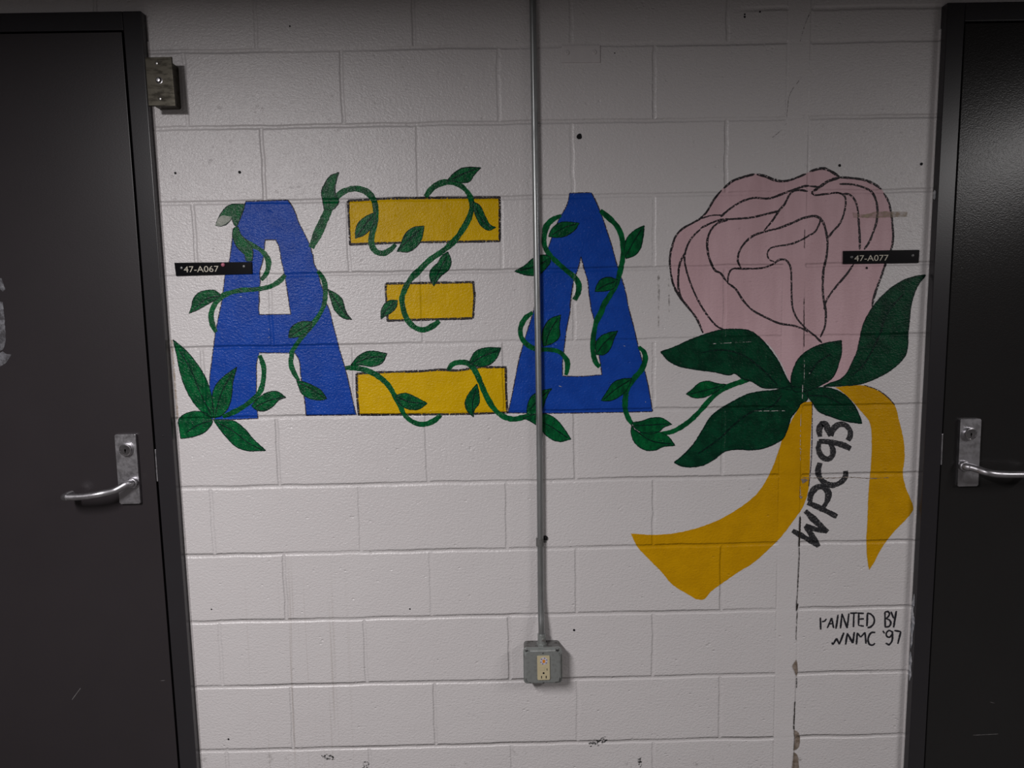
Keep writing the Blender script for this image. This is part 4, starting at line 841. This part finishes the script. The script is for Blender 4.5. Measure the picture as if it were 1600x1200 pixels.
# ------------------------------------------------------------------ steel key-switch box at the top of the left door
t = thing('switch_box', 'small tarnished steel switch box on wall at top of left door frame', 'switch box', (-0.636, 0, 1.925))
obj('back_box', prism(bmesh.new(), rrect(-0.668, -0.611, 1.931, 2.038, 0.004), 0.0, -0.048, 0.0008), TARN, t, None, True)
obj('cover_plate', prism(bmesh.new(), [(-0.6715, 2.0446), (-0.6042, 2.0446), (-0.6018, 1.9250), (-0.6705, 1.9256)], -0.047, -0.0525, 0.0022), TARN, t, 'tarnished steel cover plate', True)
screw_head(t, BOXSC[0][0], BOXSC[0][1], -0.0525, 0.0042, 0.0016, SCREWM)
screw_head(t, BOXSC[1][0], BOXSC[1][1], -0.0525, 0.0042, 0.0016, SCREWM)
x, z = BOXSC[2]
obj('key_switch', lathe_y(bmesh.new(), x, z, [(0.0085, -0.0515), (0.0085, -0.0530), (0.0068, -0.0534), (0.0064, -0.0575), (0.0045, -0.0595), (0, -0.0600)], 24), [CHROME], t, 'round bright switch button', True)

# ------------------------------------------------------------------ conduit, strap and outlet box
cx = [p[0] for p in CONDUIT]
t = thing('conduit', 'grey galvanised conduit running from ceiling down the wall to the outlet box', 'conduit', (0.305, 0, 0.47))
path = [(0.3078, -0.012, 2.225), (0.3079, -0.012, 2.10), (0.3079, -0.012, 1.75), (0.3080, -0.012, 1.40), (0.3082, -0.012, 1.05), (0.3062, -0.012, 0.75), (0.3052, -0.0125, 0.62), (0.3050, -0.018, 0.56), (0.3052, -0.026, 0.52), (0.3052, -0.028, 0.478)]
obj('pipe', tube(bmesh.new(), catmull3(path, 10), 0.0088, 24), GALV, t, None, True)
sx, sz = STRAP[0]
bm = bmesh.new()
tube(bm, [Vector((sx - 0.0003, -0.012, sz - 0.011)), Vector((sx - 0.0003, -0.012, sz + 0.011))], 0.0104, 24)
box(bm, sx + 0.004, sx + 0.0185, -0.0035, 0.0, sz - 0.005, sz + 0.013, 0.001)
st_ = obj('strap', bm, DIRTYBOX, t, 'grey one-hole strap on the conduit', True)
obj('screw', lathe_y(bmesh.new(), sx + 0.0155, sz + 0.0085, [(0.0066, -0.003), (0.0060, -0.0052), (0.0035, -0.0072), (0, -0.0074)], 18), HOLEM, st_, 'black screw head on the strap', True)
bm = bmesh.new()
tube(bm, [Vector((0.3052, -0.028, 0.468)), Vector((0.3052, -0.028, 0.500))], 0.0112, 24)
tube(bm, [Vector((0.3052, -0.028, 0.4665)), Vector((0.3052, -0.028, 0.474))], 0.0145, 6)
cn = obj('connector', bm, GREYBOX, t, 'dirty steel connector into the outlet box', True)
obj('screw', lathe_y(bmesh.new(), 0.309, 0.487, [(0.0034, -0.038), (0.0034, -0.0415), (0, -0.0415)], 12), SCREWM, cn)

t = thing('outlet_box', 'square grey metal outlet box at lower end of the conduit', 'outlet', (0.306, 0, 0.367))
obj('back_box', prism(bmesh.new(), rrect(0.2555, 0.3568, 0.3685, 0.4675, 0.009), 0.0, -0.045, 0.001), DIRTYBOX, t, None, True)
bm = prism(bmesh.new(), rrect(0.2530, 0.3595, 0.3668, 0.4700, 0.010), -0.044, -0.0475, 0.0010)
x0, x1, z0, z1, k = 0.2535, 0.3590, 0.3672, 0.4696, 0.017
raised = [(x0 + k, z0 + 0.003), (x1 - k, z0 + 0.003), (x1 - k + 0.004, z0 + k - 0.004), (x1 - 0.003, z0 + k), (x1 - 0.003, z1 - k), (x1 - k + 0.004, z1 - k + 0.004), (x1 - k, z1 - 0.003), (x0 + k, z1 - 0.003), (x0 + k - 0.004, z1 - k + 0.004), (x0 + 0.003, z1 - k), (x0 + 0.003, z0 + k), (x0 + k - 0.004, z0 + k - 0.004)]
prism(bm, raised, -0.0465, -0.0570, 0.0045, 3)
cov = obj('cover', bm, GREYBOX, t, 'raised grey metal cover', True)
for x, z in OUTSC[:4]:
    screw_head(t, x, min(max(z - 0.002, 0.3745), 0.4625), -0.0472, 0.0040, 0.0020, DULL)
for x, z in OUTSC[4:]:
    screw_head(t, x, z, -0.0570, 0.0022, 0.0008, DULL)
rc = obj('receptacle', prism(bmesh.new(), rrect(0.2906, 0.3248, 0.3830, 0.4512, 0.0025), -0.0560, -0.0600, 0.0008), IVORY, t, 'ivory safety receptacle', True)
def at_rec(u, v):  # fractions of the receptacle face
    return 0.2906 + 0.0342 * u, 0.4512 - 0.0682 * v
x, z = at_rec(0.50, 0.71)
obj('ground_hole', disc(bmesh.new(), x, z, 0.0027, -0.0604, -0.0590), HOLEM, rc)
for u, w in ((0.33, 0.0022), (0.70, 0.0026)):
    x, z = at_rec(u, 0.88)
    obj('slot', box(bmesh.new(), x - w / 2, x + w / 2, -0.0604, -0.0590, z - 0.0036, z + 0.0036), HOLEM, rc)
x, z = at_rec(0.78, 0.56)
obj('slot', box(bmesh.new(), x - 0.0008, x + 0.0008, -0.0604, -0.0590, z - 0.0030, z + 0.0030), HOLEM, rc)
x, z = at_rec(0.33, 0.52)
obj('test_button', prism(bmesh.new(), rrect(x - 0.006, x + 0.009, z - 0.005, z + 0.006, 0.001), -0.0595, -0.0606, 0.0004), IVORY, rc)
x, z = RECSTK[0]
x, z = at_rec(0.53, 0.20)
stk = thing('sticker', 'small round white sticker with orange flame on the ivory outlet', 'sticker', (x, 0, z - 0.011))
obj('paper', disc(bmesh.new(), x, z, 0.0105, -0.0605, -0.0598, 28), WHITE, stk)
obj('flame_print', prism(bmesh.new(), [(x + a * 0.001, z + b * 0.001) for a, b in ((-4, -5), (3.5, -5.5), (2.5, -2), (5, 0), (3, 2), (2, 4.5), (-1, 3), (-2.5, 5.5), (-4, 2), (-3, -1))], -0.0604, -0.0608), ORANGE, stk, 'orange flame print')
for a in (20, 75, 140, 200, 250, 320):
    ca, sa = math.cos(math.radians(a)), math.sin(math.radians(a))
    obj('ring_print', disc(bmesh.new(), x + ca * 0.0083, z + sa * 0.0083, 0.0016, -0.0608, -0.0604, 10, 0.6), PURPLE, stk)
